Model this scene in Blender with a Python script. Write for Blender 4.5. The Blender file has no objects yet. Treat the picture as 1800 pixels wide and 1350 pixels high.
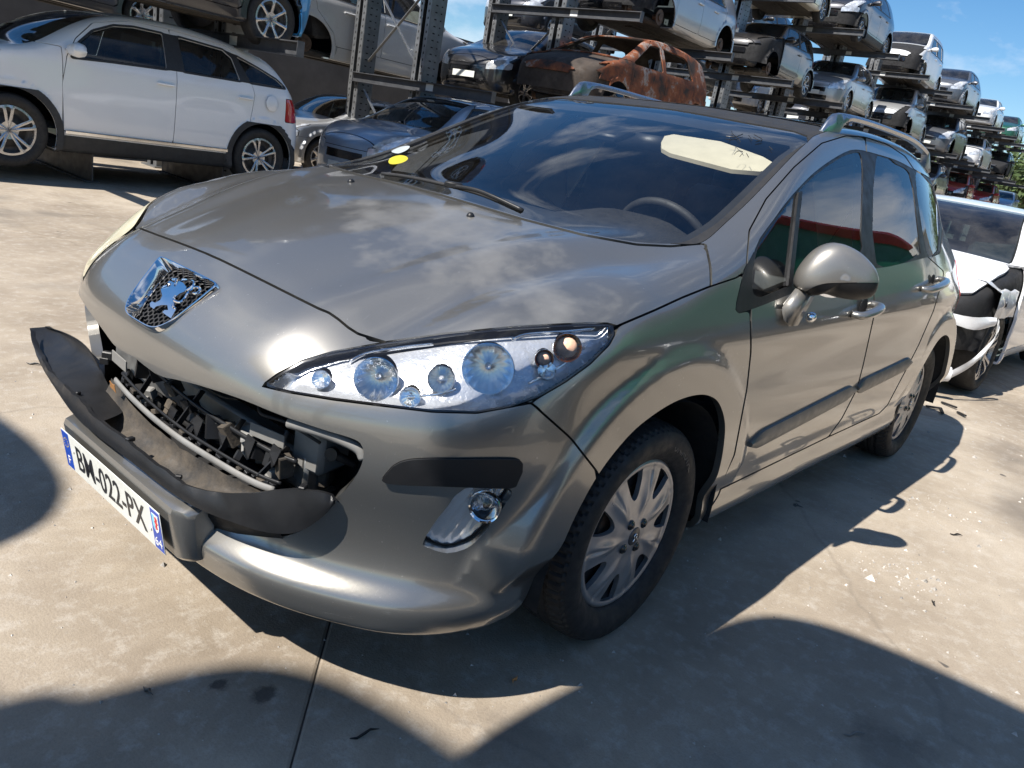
import bpy, bmesh, math, random
import numpy as np
from mathutils import Vector, Matrix
random.seed(7); RNG=np.random.default_rng(11)
sc=bpy.context.scene; COL=sc.collection
# ------------------------------------------------------------------ camera
CAM=np.array([1.7585,1.728,1.2658]); YAW,PIT,ROL=3.8070,-.2992,.1851; FPX=1394.1
def cam_axes():
    ca,sa=math.cos(YAW),math.sin(YAW);cb,sb=math.cos(PIT),math.sin(PIT);cc,s_=math.cos(ROL),math.sin(ROL)
    f=np.array([ca*cb,sa*cb,sb]); r=np.array([sa,-ca,0.]); u=np.cross(r,f)
    return np.array([cc*r+s_*u,-s_*r+cc*u,f])
CR=cam_axes()
cd=bpy.data.cameras.new('camera'); cam=bpy.data.objects.new('camera',cd); COL.objects.link(cam)
cam.matrix_world=Matrix(((CR[0][0],CR[1][0],-CR[2][0],CAM[0]),(CR[0][1],CR[1][1],-CR[2][1],CAM[1]),(CR[0][2],CR[1][2],-CR[2][2],CAM[2]),(0,0,0,1)))
cd.sensor_width=36; cd.lens=FPX/1800*36; cd.clip_start=.05; cd.clip_end=3000
sc.camera=cam
def proj(P):
    d=(P-CAM)@CR.T
    return np.stack([900+FPX*d[...,0]/d[...,2],675-FPX*d[...,1]/d[...,2]],-1),d[...,2]
def pray(u,v):
    d=CR.T@np.array([(u-900)/FPX,-(v-675)/FPX,1.]); return d/np.linalg.norm(d)
def onp(u,v,ax,val):
    d=pray(u,v); return CAM+d*((val-CAM[ax])/d[ax])
# ------------------------------------------------------------------ sky and sun
SUNV=Vector((.825,-.17,1.0)).normalized()
w=bpy.data.worlds.new('World'); sc.world=w; w.use_nodes=True
nt=w.node_tree; nt.nodes.clear()
no=nt.nodes.new('ShaderNodeOutputWorld'); bg=nt.nodes.new('ShaderNodeBackground'); sky=nt.nodes.new('ShaderNodeTexSky')
sky.sky_type='NISHITA'; sky.sun_disc=False; sky.sun_elevation=math.asin(SUNV.z); sky.sun_rotation=math.atan2(SUNV.x,SUNV.y)
sky.air_density=1.0; sky.dust_density=.25; sky.ozone_density=3.5; sky.altitude=0
bg.inputs[1].default_value=.085
# soft scattered clouds in the sky itself
tc=nt.nodes.new('ShaderNodeTexCoord'); mp=nt.nodes.new('ShaderNodeMapping'); mp.inputs['Scale'].default_value=(1.5,1.5,2.9); mp.inputs['Location'].default_value=(1.30,.45,.0)
nz=nt.nodes.new('ShaderNodeTexNoise'); nz.inputs['Scale'].default_value=1.9; nz.inputs['Detail'].default_value=9; nz.inputs['Roughness'].default_value=.58
rp=nt.nodes.new('ShaderNodeValToRGB'); rp.color_ramp.elements[0].position=.535; rp.color_ramp.elements[1].position=.70
mx=nt.nodes.new('ShaderNodeMixRGB'); mx.inputs[2].default_value=(7.6,7.9,8.4,1)
ml=nt.nodes.new('ShaderNodeMath'); ml.operation='MULTIPLY'; ml.inputs[1].default_value=.9
L=nt.links.new
L(tc.outputs['Generated'],mp.inputs[0]); L(mp.outputs[0],nz.inputs['Vector']); L(nz.outputs['Fac'],rp.inputs[0]); L(rp.outputs[0],ml.inputs[0])
hs=nt.nodes.new('ShaderNodeHueSaturation'); hs.inputs['Saturation'].default_value=1.27; hs.inputs['Value'].default_value=.95; L(sky.outputs[0],hs.inputs['Color'])
L(ml.outputs[0],mx.inputs[0]); L(hs.outputs[0],mx.inputs[1]); L(mx.outputs[0],bg.inputs[0]); L(bg.outputs[0],no.inputs[0])
sd=bpy.data.lights.new('sun','SUN'); sun=bpy.data.objects.new('sun',sd); COL.objects.link(sun)
sd.energy=5.0; sd.angle=math.radians(.53); sd.color=(1,.945,.87)
sun.rotation_euler=SUNV.to_track_quat('Z','Y').to_euler(); sun.location=(6,-2,12)
sc.view_settings.view_transform='Standard'; sc.view_settings.look='None'; sc.view_settings.exposure=.72; sc.view_settings.gamma=1
sc.cycles.max_bounces=10; sc.cycles.transparent_max_bounces=16; sc.cycles.glossy_bounces=5; sc.cycles.transmission_bounces=8; sc.cycles.diffuse_bounces=4
sc.cycles.caustics_reflective=False; sc.cycles.caustics_refractive=False
# ------------------------------------------------------------------ materials
MATS={}
def nodes_of(m):
    m.use_nodes=True; n=m.node_tree.nodes; return n,m.node_tree.links,n['Principled BSDF']
def noise(n,l,scale,detail=5,rough=.55,co=None,kind='Object',sc3=None):
    t=n.new('ShaderNodeTexNoise'); t.inputs['Scale'].default_value=scale; t.inputs['Detail'].default_value=detail; t.inputs['Roughness'].default_value=rough
    c=n.new('ShaderNodeTexCoord'); src=c.outputs[kind]
    if sc3 is not None:
        m=n.new('ShaderNodeMapping'); m.inputs['Scale'].default_value=sc3; l.new(src,m.inputs[0]); src=m.outputs[0]
    l.new(src,t.inputs['Vector']); return t.outputs['Fac']
def ramp(n,l,src,stops):
    r=n.new('ShaderNodeValToRGB'); e=r.color_ramp.elements
    while len(e)<len(stops): e.new(.5)
    for k,(p,cc) in zip(e,stops): k.position=p; k.color=(*cc,1) if hasattr(cc,'__len__') else (cc,cc,cc,1)
    l.new(src,r.inputs[0]); return r.outputs[0]
def mixc(n,l,fac,a,b,mode='MIX'):
    x=n.new('ShaderNodeMixRGB'); x.blend_type=mode
    for i,v in ((0,fac),(1,a),(2,b)):
        if hasattr(v,'is_linked'): l.new(v,x.inputs[i])
        elif i==0: x.inputs[0].default_value=v
        else: x.inputs[i].default_value=(*v,1)
    return x.outputs[0]
def bump(n,l,src,strength,dist=.01):
    b=n.new('ShaderNodeBump'); b.inputs['Strength'].default_value=strength; b.inputs['Distance'].default_value=dist
    l.new(src,b.inputs['Height']); return b.outputs[0]
def simple(name,col,rough=.5,metal=0,var=.12,vs=6.,coat=0,bmp=0,bs=200,spec=.5,dirt=0,dcol=(.30,.24,.17)):
    """procedural material: base colour with uneven tone, uneven gloss, optional dust and fine relief"""
    if name in MATS: return MATS[name]
    m=bpy.data.materials.new(name); n,l,p=nodes_of(m)
    f=noise(n,l,vs,6,.6); hi=tuple(min(1,c*(1+var)) for c in col); lo=tuple(c*(1-var) for c in col)
    cc=ramp(n,l,f,[(.3,lo),(.7,hi)])
    if dirt:
        d=noise(n,l,vs*.7+1.3,9,.7); dm=ramp(n,l,d,[(.5-.25*dirt,0.),(.85-.2*dirt,min(1,.9*dirt))]); cc=mixc(n,l,dm,cc,dcol)
    l.new(cc,p.inputs['Base Color'])
    r=ramp(n,l,noise(n,l,vs*2.3,5,.6),[(.3,max(0,rough*(1-.25))),(.7,min(1,rough*1.25))]); l.new(r,p.inputs['Roughness'])
    p.inputs['Metallic'].default_value=metal; p.inputs['Specular IOR Level'].default_value=spec
    if coat: p.inputs['Coat Weight'].default_value=coat; p.inputs['Coat Roughness'].default_value=.04
    if bmp: l.new(bump(n,l,noise(n,l,bs,4,.6),bmp,.004),p.inputs['Normal'])
    MATS[name]=m; return m
def paint(name,col,metal=.35,rough=.38,coat=1.,dirt=.18,faded=0,scuff=0):
    """car lacquer: flake tone under a clear coat, with road dust and fine scratches"""
    if name in MATS: return MATS[name]
    m=bpy.data.materials.new(name); n,l,p=nodes_of(m)
    fl=noise(n,l,2600,2,.5); cc=ramp(n,l,fl,[(.3,tuple(c*.86 for c in col)),(.7,tuple(min(1,c*1.14) for c in col))])
    d=noise(n,l,2.1,10,.68); dm=ramp(n,l,d,[(.44,0.),(.80,dirt)]); cc=mixc(n,l,dm,cc,(.36,.32,.27))
    sp=noise(n,l,95,3,.5); sm=ramp(n,l,sp,[(.735,0.),(.76,.5 if dirt else 0.)]); cc=mixc(n,l,sm,cc,(.55,.53,.5))
    if dirt:
        sc_=ramp(n,l,noise(n,l,9,6,.6,sc3=(2.5,26,4)),[(.66,0.),(.70,.35)]); cc=mixc(n,l,sc_,cc,tuple(min(1,k_*1.35+.03) for k_ in col)); ws=ramp(n,l,noise(n,l,230,3,.5),[(.70,0.),(.74,.45)]); cc=mixc(n,l,ws,cc,(.46,.44,.41))
    rr=ramp(n,l,noise(n,l,5.5,9,.7),[(.35,.012),(.75,.06+.45*dirt)])
    p.inputs['Roughness'].default_value=rough; p.inputs['Metallic'].default_value=metal
    p.inputs['Coat Weight'].default_value=coat
    if faded:
        # lacquer that has flaked off in patches, dull and pale underneath
        g=n.new('ShaderNodeTexCoord'); mpn=n.new('ShaderNodeMapping'); mpn.inputs['Location'].default_value=(-.36,-.30,0); l.new(g.outputs['Object'],mpn.inputs[0])
        vl=n.new('ShaderNodeVectorMath'); vl.operation='LENGTH'
        sx=n.new('ShaderNodeVectorMath'); sx.operation='MULTIPLY'; sx.inputs[1].default_value=(2.6,1.5,0); l.new(mpn.outputs[0],sx.inputs[0]); l.new(sx.outputs[0],vl.inputs[0])
        fo=n.new('ShaderNodeMath'); fo.operation='SUBTRACT'; fo.inputs[0].default_value=.60; l.new(vl.outputs['Value'],fo.inputs[1])
        nn=noise(n,l,3.4,8,.62); ad=n.new('ShaderNodeMath'); ad.operation='MULTIPLY_ADD'; ad.inputs[1].default_value=.42; l.new(fo.outputs[0],ad.inputs[0]); l.new(nn,ad.inputs[2])
        pm=ramp(n,l,ad.outputs[0],[(.51,0.),(.62,.42),(.72,.65)])
        cl=ramp(n,l,noise(n,l,7,8,.66),[(.35,(.15,.148,.142)),(.7,(.24,.24,.235))])
        cc=mixc(n,l,pm,cc,cl)
        iv=n.new('ShaderNodeMath'); iv.operation='SUBTRACT'; iv.inputs[0].default_value=1.; l.new(pm,iv.inputs[1]); 
        mu=n.new('ShaderNodeMath'); mu.operation='MULTIPLY'; mu.inputs[1].default_value=coat; l.new(iv.outputs[0],mu.inputs[0]); l.new(mu.outputs[0],p.inputs['Coat Weight'])
        rr2=mixc(n,l,pm,(rough,)*3,(.42,)*3); l.new(rr2,p.inputs['Roughness'])
        me=mixc(n,l,pm,(metal,)*3,(.1,)*3); l.new(me,p.inputs['Metallic'])
    l.new(rr,p.inputs['Coat Roughness'])
    l.new(cc,p.inputs['Base Color'])
    if scuff:
        # white scrapes along the lower edge
        g2=n.new('ShaderNodeTexCoord'); sp2=n.new('ShaderNodeSeparateXYZ'); l.new(g2.outputs['Object'],sp2.inputs[0]); mr=n.new('ShaderNodeMapRange'); mr.inputs[1].default_value=.33; mr.inputs[2].default_value=.235; mr.inputs[3].default_value=0; mr.inputs[4].default_value=1; l.new(sp2.outputs['Z'],mr.inputs[0])
        sn=ramp(n,l,noise(n,l,16,9,.75,sc3=(1,.5,4)),[(.60,0.),(.66,1.)]); mm=n.new('ShaderNodeMath'); mm.operation='MULTIPLY'; l.new(mr.outputs[0],mm.inputs[0]); l.new(sn,mm.inputs[1])
        cc=mixc(n,l,mm.outputs[0],cc,(.50,.48,.44)); l.new(cc,p.inputs['Base Color'])
    MATS[name]=m; return m
def glassm(name,tint=(.62,.70,.70),ior=1.5,dirt=.08,alpha=0.,rough=.0):
    """thin sheet glass: fresnel mirror over tinted clear, with a film of dust"""
    if name in MATS: return MATS[name]
    m=bpy.data.materials.new(name); m.use_nodes=True; n=m.node_tree.nodes; l=m.node_tree.links; n.clear()
    o=n.new('ShaderNodeOutputMaterial'); tr=n.new('ShaderNodeBsdfTransparent'); gl=n.new('ShaderNodeBsdfGlossy'); fr=n.new('ShaderNodeFresnel'); mxs=n.new('ShaderNodeMixShader')
    fr.inputs[0].default_value=ior; gl.inputs['Roughness'].default_value=rough; gl.inputs['Color'].default_value=(.95,.97,1,1)
    tr.inputs[0].default_value=(*tint,1)
    k=n.new('ShaderNodeMath'); k.operation='MULTIPLY'; k.inputs[1].default_value=1.15; k.use_clamp=True; l.new(fr.outputs[0],k.inputs[0])
    l.new(k.outputs[0],mxs.inputs[0]); l.new(tr.outputs[0],mxs.inputs[1]); l.new(gl.outputs[0],mxs.inputs[2])
    df=n.new('ShaderNodeBsdfDiffuse'); df.inputs[0].default_value=(.42,.39,.35,1); m2=n.new('ShaderNodeMixShader')
    dm=ramp(n,l,noise(n,l,4,9,.72),[(.35,dirt*.25),(.85,min(1,dirt*2.0))])
    l.new(dm,m2.inputs[0]); l.new(mxs.outputs[0],m2.inputs[1]); l.new(df.outputs[0],m2.inputs[2]); l.new(m2.outputs[0],o.inputs[0])
    MATS[name]=m; return m
# ------------------------------------------------------------------ object helpers
def link(o,parent=None):
    COL.objects.link(o)
    if parent is not None: o.parent=parent
    return o
def mesh(name,V,F,normals=None,smooth=True):
    me=bpy.data.meshes.new(name); V=np.asarray(V,float)
    if isinstance(F,np.ndarray): 
        nF,k=F.shape; me.vertices.add(len(V)); me.vertices.foreach_set('co',V.ravel()); me.loops.add(nF*k); me.loops.foreach_set('vertex_index',F.ravel().astype(np.int32))
        me.polygons.add(nF); me.polygons.foreach_set('loop_start',np.arange(0,nF*k,k,dtype=np.int32)); me.polygons.foreach_set('loop_total',np.full(nF,k,np.int32)); me.update(calc_edges=True)
    else: me.from_pydata(V.tolist(),[],[list(map(int,f)) for f in F]); me.update()
    if smooth: me.polygons.foreach_set('use_smooth',np.ones(len(me.polygons),bool))
    if normals is not None: me.normals_split_custom_set_from_vertices(np.asarray(normals,float).tolist())
    return me
def obj(name,V,F,mat,parent=None,normals=None,smooth=True,loc=None,rot=None):
    me=mesh(name,V,F,normals,smooth); me.materials.append(mat) if mat else None
    o=link(bpy.data.objects.new(name,me),parent)
    if loc is not None: o.location=loc
    if rot is not None: o.rotation_euler=rot
    return o
def tag(o,label=None,cat=None,group=None,kind=None):
    if label: o['label']=label
    if cat: o['category']=cat
    if group: o['group']=group
    if kind: o['kind']=kind
    return o
def empty(name,loc=(0,0,0),rz=0.):
    e=bpy.data.objects.new(name,None); e.empty_display_size=.1; COL.objects.link(e); e.location=loc; e.rotation_euler=(0,0,rz); return e
class MB:
    """mesh collector"""
    def __init__(s): s.v=[]; s.f=[]
    def add(s,V,F):
        b=len(s.v); s.v+= [tuple(map(float,p)) for p in V]; s.f+=[tuple(int(i)+b for i in f) for f in F]; return s
    def box(s,c,size,M=None,bev=0.):
        x,y,z=[k/2 for k in size]
        if bev<=0: V=[(a*x,b*y,d*z) for a in(-1,1) for b in(-1,1) for d in(-1,1)]; F=[(0,1,3,2),(4,6,7,5),(0,4,5,1),(2,3,7,6),(0,2,6,4),(1,5,7,3)]
        else:
            V=[];idx={}
            for a in(-1,1):
                for b in(-1,1):
                    for d in(-1,1):
                        for k in range(3):
                            q=[a*x,b*y,d*z]
                            for j in range(3):
                                if j!=k: q[j]-=(a,b,d)[j]*bev
                            idx[(a,b,d,k)]=len(V); V.append(tuple(q))
            F=[]
            for k in range(3):
                i,j=[t for t in range(3) if t!=k]
                for sg in(-1,1):
                    def key(p,q): 
                        t=[0,0,0]; t[k]=sg; t[i]=p; t[j]=q; return idx[(*t,k)]
                    F.append((key(-1,-1),key(1,-1),key(1,1),key(-1,1)))
            for k in range(3):
                i,j=[t for t in range(3) if t!=k]
                for a in(-1,1):
                    for b in(-1,1):
                        t0=[0,0,0];t0[i]=a;t0[j]=b; t1=t0[:]; t0[k]=-1;t1[k]=1
                        F.append((idx[(*t0,i)],idx[(*t1,i)],idx[(*t1,j)],idx[(*t0,j)]))
            for a in(-1,1):
                for b in(-1,1):
                    for d in(-1,1): F.append(tuple(idx[(a,b,d,k)] for k in range(3)))
        V=np.array(V)
        if M is not None: V=V@np.asarray(M,float)[:3,:3].T
        return s.add(V+np.array(c),F)
    def bar(s,a,b,w,h,up=(0,0,1),bev=0.):
        a=np.array(a,float);b=np.array(b,float); d=b-a; n=np.linalg.norm(d); d/=n; up=np.array(up,float)
        if abs(d@up)>.98: up=np.array([0,1.,0])
        sd=np.cross(up,d); sd/=np.linalg.norm(sd); u=np.cross(d,sd)
        return s.box((a+b)/2,(n,w,h),np.stack([d,sd,u],1),bev)
    def tube(s,pts,r,n=10,cap=True,closed=False,flat=None):
        pts=np.array(pts,float); m=len(pts); r=np.broadcast_to(np.asarray(r,float),(m,))
        t=np.gradient(pts,axis=0) if not closed else np.roll(pts,-1,0)-np.roll(pts,1,0)
        t/=np.linalg.norm(t,axis=1,keepdims=True)+1e-12
        ref=np.array([0,0,1.]) if abs(t[0][2])<.9 else np.array([1.,0,0]); V=[];u=None
        for i in range(m):
            u=ref-t[i]*(ref@t[i]) if u is None else u-t[i]*(u@t[i]); u/=np.linalg.norm(u); v=np.cross(t[i],u)
            for k in range(n):
                a=2*math.pi*k/n; V.append(pts[i]+r[i]*(math.cos(a)*u+math.sin(a)*v*(1 if flat is None else flat)))
        F=[]
        for i in range(m if closed else m-1):
            for k in range(n): j=(i+1)%m; F.append((i*n+k,i*n+(k+1)%n,j*n+(k+1)%n,j*n+k))
        if cap and not closed: F+= [tuple(range(n))[::-1],tuple((m-1)*n+k for k in range(n))]
        return s.add(V,F)
    def lathe(s,prof,n=32,M=None,c=(0,0,0),closed=False):
        """profile of (radius, height) turned about local z"""
        V=[];F=[];m=len(prof)
        for i in range(n):
            a=2*math.pi*i/n
            for r,h in prof: V.append((r*math.cos(a),r*math.sin(a),h))
        for i in range(n):
            j=(i+1)%n
            for k in range(m-1+(1 if closed else 0)): k2=(k+1)%m; F.append((i*m+k,j*m+k,j*m+k2,i*m+k2))
        V=np.array(V)
        if M is not None: V=V@np.asarray(M,float)[:3,:3].T
        return s.add(V+np.array(c),F)
    def grid(s,P,closed_u=False,closed_v=False):
        P=np.asarray(P,float); a,b=P.shape[:2]; F=[]
        for i in range(a if closed_u else a-1):
            for j in range(b if closed_v else b-1):
                i2,j2=(i+1)%a,(j+1)%b; F.append((i*b+j,i2*b+j,i2*b+j2,i*b+j2))
        return s.add(P.reshape(-1,3),F)
    def prism(s,poly,depth,O,U,Vv,N,both=True):
        """flat outline (u,v) in the frame O,U,V pushed along N"""
        poly=ccw(poly); O=np.array(O,float); n=len(poly); A=np.array([O+U*p[0]+Vv*p[1] for p in poly]); B=A+np.array(N)*depth
        F=[tuple(range(n))[::-1],tuple(range(n,2*n))]+[(i,(i+1)%n,n+(i+1)%n,n+i) for i in range(n)]
        return s.add(np.r_[A,B],F)
    def build(s,name,mat,parent=None,smooth=False,auto=None,**k):
        o=obj(name,s.v,s.f,mat,parent,smooth=smooth or auto is not None,**k)
        bm=bmesh.new(); bm.from_mesh(o.data); bmesh.ops.recalc_face_normals(bm,faces=bm.faces)
        if auto is not None:
            for e in bm.edges:
                if len(e.link_faces)==2 and e.calc_face_angle(0)>math.radians(auto): e.smooth=False
        bm.to_mesh(o.data); bm.free()
        return o
def ccw(p):
    a=sum(p[i][0]*p[(i+1)%len(p)][1]-p[(i+1)%len(p)][0]*p[i][1] for i in range(len(p)))
    return list(p) if a>0 else list(p)[::-1]
def frame(n,up=(0,0,1)):
    n=np.array(n,float); n/=np.linalg.norm(n); up=np.array(up,float); u=np.cross(up,n); u/=np.linalg.norm(u); return u,np.cross(n,u),n
def basis(axis):
    u,v,n=frame(axis,(0,0,1) if abs(axis[2])<.9 else (1,0,0)); return np.stack([u,v,n],1)
def smoothpts(p,n=8,closed=False):
    """Catmull-Rom through points"""
    p=np.array(p,float); m=len(p); out=[]
    for i in range(m if closed else m-1):
        a=p[(i-1)%m] if closed or i>0 else 2*p[0]-p[1]; b=p[i]; c_=p[(i+1)%m]; d=p[(i+2)%m] if closed or i+2<m else 2*p[-1]-p[-2]
        for k in range(n):
            t=k/n; out.append(.5*((2*b)+(c_-a)*t+(2*a-5*b+4*c_-d)*t*t+(-a+3*b-3*c_+d)*t**3))
    if not closed: out.append(p[-1])
    return np.array(out)
def text_mesh(s,size,ext=.0008,res=2,shear=0,bold=0.):
    cu=bpy.data.curves.new('lettering','FONT'); cu.body=s; cu.size=size; cu.extrude=ext; cu.resolution_u=res; cu.align_x='CENTER'; cu.align_y='CENTER'; cu.shear=shear; cu.offset=bold
    o=bpy.data.objects.new('lettering',cu); COL.objects.link(o); dg=bpy.context.evaluated_depsgraph_get(); me=bpy.data.meshes.new_from_object(o.evaluated_get(dg)); bpy.data.objects.remove(o); bpy.data.curves.remove(cu)
    V=np.array([v.co[:] for v in me.vertices]).reshape(-1,3); F=[tuple(p.vertices) for p in me.polygons]; bpy.data.meshes.remove(me); return V,F
# ------------------------------------------------------------------ body mathematics (surface of a car as a blended implicit solid)
class Spl:
    def __init__(s,pts,even=False):
        pts=sorted(pts)
        if even: pts=[(-a,b) for a,b in reversed(pts[1:])]+pts
        x=np.array([p[0] for p in pts],float); y=np.array([p[1] for p in pts],float); n=len(x)
        h=np.diff(x); A=np.zeros((n,n)); b=np.zeros(n); A[0,0]=A[-1,-1]=1
        for i in range(1,n-1):
            A[i,i-1]=h[i-1]; A[i,i]=2*(h[i-1]+h[i]); A[i,i+1]=h[i]; b[i]=6*((y[i+1]-y[i])/h[i]-(y[i]-y[i-1])/h[i-1])
        s.m=np.linalg.solve(A,b); s.x=x; s.y=y; s.h=h
    def __call__(s,t):
        t=np.asarray(t,float); tc=np.clip(t,s.x[0],s.x[-1]); i=np.clip(np.searchsorted(s.x,tc)-1,0,len(s.h)-1)
        h=s.h[i]; a=(s.x[i+1]-tc)/h; b=1-a
        v=a*s.y[i]+b*s.y[i+1]+((a**3-a)*s.m[i]+(b**3-b)*s.m[i+1])*h*h/6
        d0=(s.y[1]-s.y[0])/s.h[0]-s.h[0]*s.m[1]/6; d1=(s.y[-1]-s.y[-2])/s.h[-1]+s.h[-1]*s.m[-2]/6
        return v+np.where(t<s.x[0],(t-s.x[0])*d0,0)+np.where(t>s.x[-1],(t-s.x[-1])*d1,0)
def smax(a,b,k):
    h=np.clip(.5+.5*(a-b)/k,0,1); return b+(a-b)*h+k*h*(1-h)
def smin(a,b,k): return -smax(-a,-b,k)
def sstep(a,b,x):
    t=np.clip((x-a)/(b-a),0,1); return t*t*(3-2*t)
def solve_rays(O,D,tmax,fn,n=30):
    lo=np.zeros(len(O)); hi=np.full(len(O),tmax)
    for i in range(n):
        m=.5*(lo+hi); ins=fn(O+D*m[:,None])<0; lo=np.where(ins,m,lo); hi=np.where(ins,hi,m)
    return O+D*(.5*(lo+hi))[:,None]
def grad(P,fn,e=2e-4):
    G=np.stack([fn(P+e*np.eye(3)[i])-fn(P-e*np.eye(3)[i]) for i in range(3)],-1)
    return G/(np.linalg.norm(G,axis=-1,keepdims=True)+1e-12)
def capsule(fn,nth,dx,ncap,x0,x1,z0,dens=None):
    """both halves of the body as one grid of triangles with exact normals"""
    th=np.radians(np.linspace(-90,90,nth))
    if dens:
        a=np.linspace(-90,90,2000); w_=1+(dens[2]-1)*sstep(dens[0]-8,dens[0],a)*sstep(dens[1]+8,dens[1],a); c_=np.cumsum(w_); th=np.radians(np.interp(np.linspace(c_[0],c_[-1],nth),c_,a))
    xs=np.arange(x0,x1,-dx)
    A=np.array([(x0,p) for p in np.radians(np.linspace(90,0,ncap))[:-1]]+[(x,0.) for x in xs]+[(xs[-1],p) for p in np.radians(np.linspace(0,-90,ncap//2))[1:]])
    ox=A[:,0][:,None]+0*th; p=A[:,1][:,None]+0*th; t=th[None]+0*ox
    D=np.stack([np.sin(p),np.cos(p)*np.cos(t),np.cos(p)*np.sin(t)],-1); O=np.stack([ox,0*ox,z0(ox)],-1)
    P=solve_rays(O.reshape(-1,3),D.reshape(-1,3),2.4,fn).reshape(len(A),nth,3); P[:,0,1]=0; P[:,-1,1]=0
    G=grad(P.reshape(-1,3),fn).reshape(P.shape); G[:,0,1]=0; G[:,-1,1]=0
    m=len(A); full=np.concatenate([P,P[:,-2:0:-1]*[1,-1,1]],1); fn_=np.concatenate([G,G[:,-2:0:-1]*[1,-1,1]],1); w=full.shape[1]
    i=np.arange(m-1)[:,None]; j=np.arange(w)[None]; a=i*w+j; b=i*w+(j+1)%w; c=(i+1)*w+(j+1)%w; d=(i+1)*w+j
    T=np.concatenate([np.stack([a,b,c],-1).reshape(-1,3),np.stack([a,c,d],-1).reshape(-1,3)])
    V=full.reshape(-1,3); N=fn_.reshape(-1,3); q=V[T]; ar=np.linalg.norm(np.cross(q[:,1]-q[:,0],q[:,2]-q[:,0]),axis=1)
    T=T[ar>1e-10]; q=V[T]; fl=(np.cross(q[:,1]-q[:,0],q[:,2]-q[:,0])*N[T[:,0]]).sum(1)<0; T[fl]=T[fl][:,::-1]
    return V,N,T
def clip(V,N,T,f,A=None):
    """keep f<0, cutting triangles along f=0; A: further fields carried along"""
    ins=f<0; k=ins[T].sum(1); keep=T[k==3]; mixed=T[(k==1)|(k==2)]
    if len(mixed):
        one=ins[mixed].sum(1)==1; odd=np.where(one[:,None],ins[mixed],~ins[mixed]); o=np.argmax(odd,1); r=np.arange(len(mixed))
        a=mixed[r,o]; b=mixed[r,(o+1)%3]; c=mixed[r,(o+2)%3]
        E=np.concatenate([np.stack([a,b],1),np.stack([a,c],1)]); S=np.sort(E,1); U,inv=np.unique(S,axis=0,return_inverse=True); inv=inv.ravel()
        t=f[U[:,0]]/(f[U[:,0]]-f[U[:,1]]); nv=V[U[:,0]]+(V[U[:,1]]-V[U[:,0]])*t[:,None]; nn=N[U[:,0]]+(N[U[:,1]]-N[U[:,0]])*t[:,None]; nn/=np.linalg.norm(nn,axis=1,keepdims=True)+1e-12
        base=len(V); V=np.r_[V,nv]; N=np.r_[N,nn]
        if A is not None: A=np.r_[A,A[U[:,0]]+(A[U[:,1]]-A[U[:,0]])*t[:,None]]
        p=base+inv[:len(mixed)]; q=base+inv[len(mixed):]
        new=[np.stack([a,p,q],1)[one]]; t2=~one; new+=[np.stack([p,b,c],1)[t2],np.stack([p,c,q],1)[t2]]
        keep=np.concatenate([keep]+new)
    u,inv=np.unique(keep,return_inverse=True)
    return (V[u],N[u],inv.reshape(-1,3)) if A is None else (V[u],N[u],inv.reshape(-1,3),A[u])
def biggest(V,N,T):
    """keep the largest connected piece"""
    lab=np.arange(len(V))
    for _ in range(400):
        m=lab[T].min(1); new=lab.copy(); np.minimum.at(new,T.ravel(),np.repeat(m,3)); new=new[new]
        if (new==lab).all(): break
        lab=new
    tl_=lab[T[:,0]]; k,c=np.unique(tl_,return_counts=True); T=T[tl_==k[c.argmax()]]; u,inv=np.unique(T,return_inverse=True); return V[u],N[u],inv.reshape(-1,3)
def bedges(T):
    E=np.concatenate([T[:,[0,1]],T[:,[1,2]],T[:,[2,0]]]); S=np.sort(E,1); U,ix,ct=np.unique(S,axis=0,return_index=True,return_counts=True); return E[ix[ct==1]]
def flange(V,N,T,depth):
    """turn every free edge inwards so a panel has a real edge"""
    E=bedges(T); 
    if not len(E) or depth<=0: return V,N,T
    a,b=E[:,0],E[:,1]; e=V[b]-V[a]; out=np.cross(e,N[a]); out/=np.linalg.norm(out,axis=1,keepdims=True)+1e-12
    base=len(V); k=len(E); Va,Vb=V[a],V[b]; Wa,Wb=Va-N[a]*depth,Vb-N[b]*depth
    V2=np.concatenate([Va,Vb,Wb,Wa]); N2=np.concatenate([out]*4); i=base+np.arange(k)
    T2=np.concatenate([np.stack([i,i+3*k,i+2*k],1),np.stack([i,i+2*k,i+k],1)])
    return np.r_[V,V2],np.r_[N,N2],np.r_[T,T2]
def sdf(q,poly):
    """signed distance to a closed 2-d outline, negative inside"""
    poly=np.asarray(poly,float); d=np.full(len(q),1e18); s=np.ones(len(q)); n=len(poly)
    for i in range(n):
        a,b=poly[i],poly[i-1]; e=b-a; w=q-a; h=np.clip((w@e)/(e@e+1e-18),0,1); dd=w-e*h[:,None]; d=np.minimum(d,(dd**2).sum(1))
        c1=q[:,1]>=a[1]; c2=q[:,1]<b[1]; c3=e[0]*w[:,1]>e[1]*w[:,0]; fl=(c1&c2&c3)|(~c1&~c2&~c3); s=np.where(fl,-s,s)
    return s*np.sqrt(d)
def march(o,d,fn,tmax=9.,n=1200):
    t=np.linspace(.3,tmax,n); v=fn(o+t[:,None]*d)
    if not (v<0).any(): return None
    i=np.argmax(v<0); lo,hi=t[i-1],t[i]
    for _ in range(30):
        m=.5*(lo+hi)
        if fn((o+m*d)[None])[0]<0: hi=m
        else: lo=m
    return o+hi*d
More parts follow.
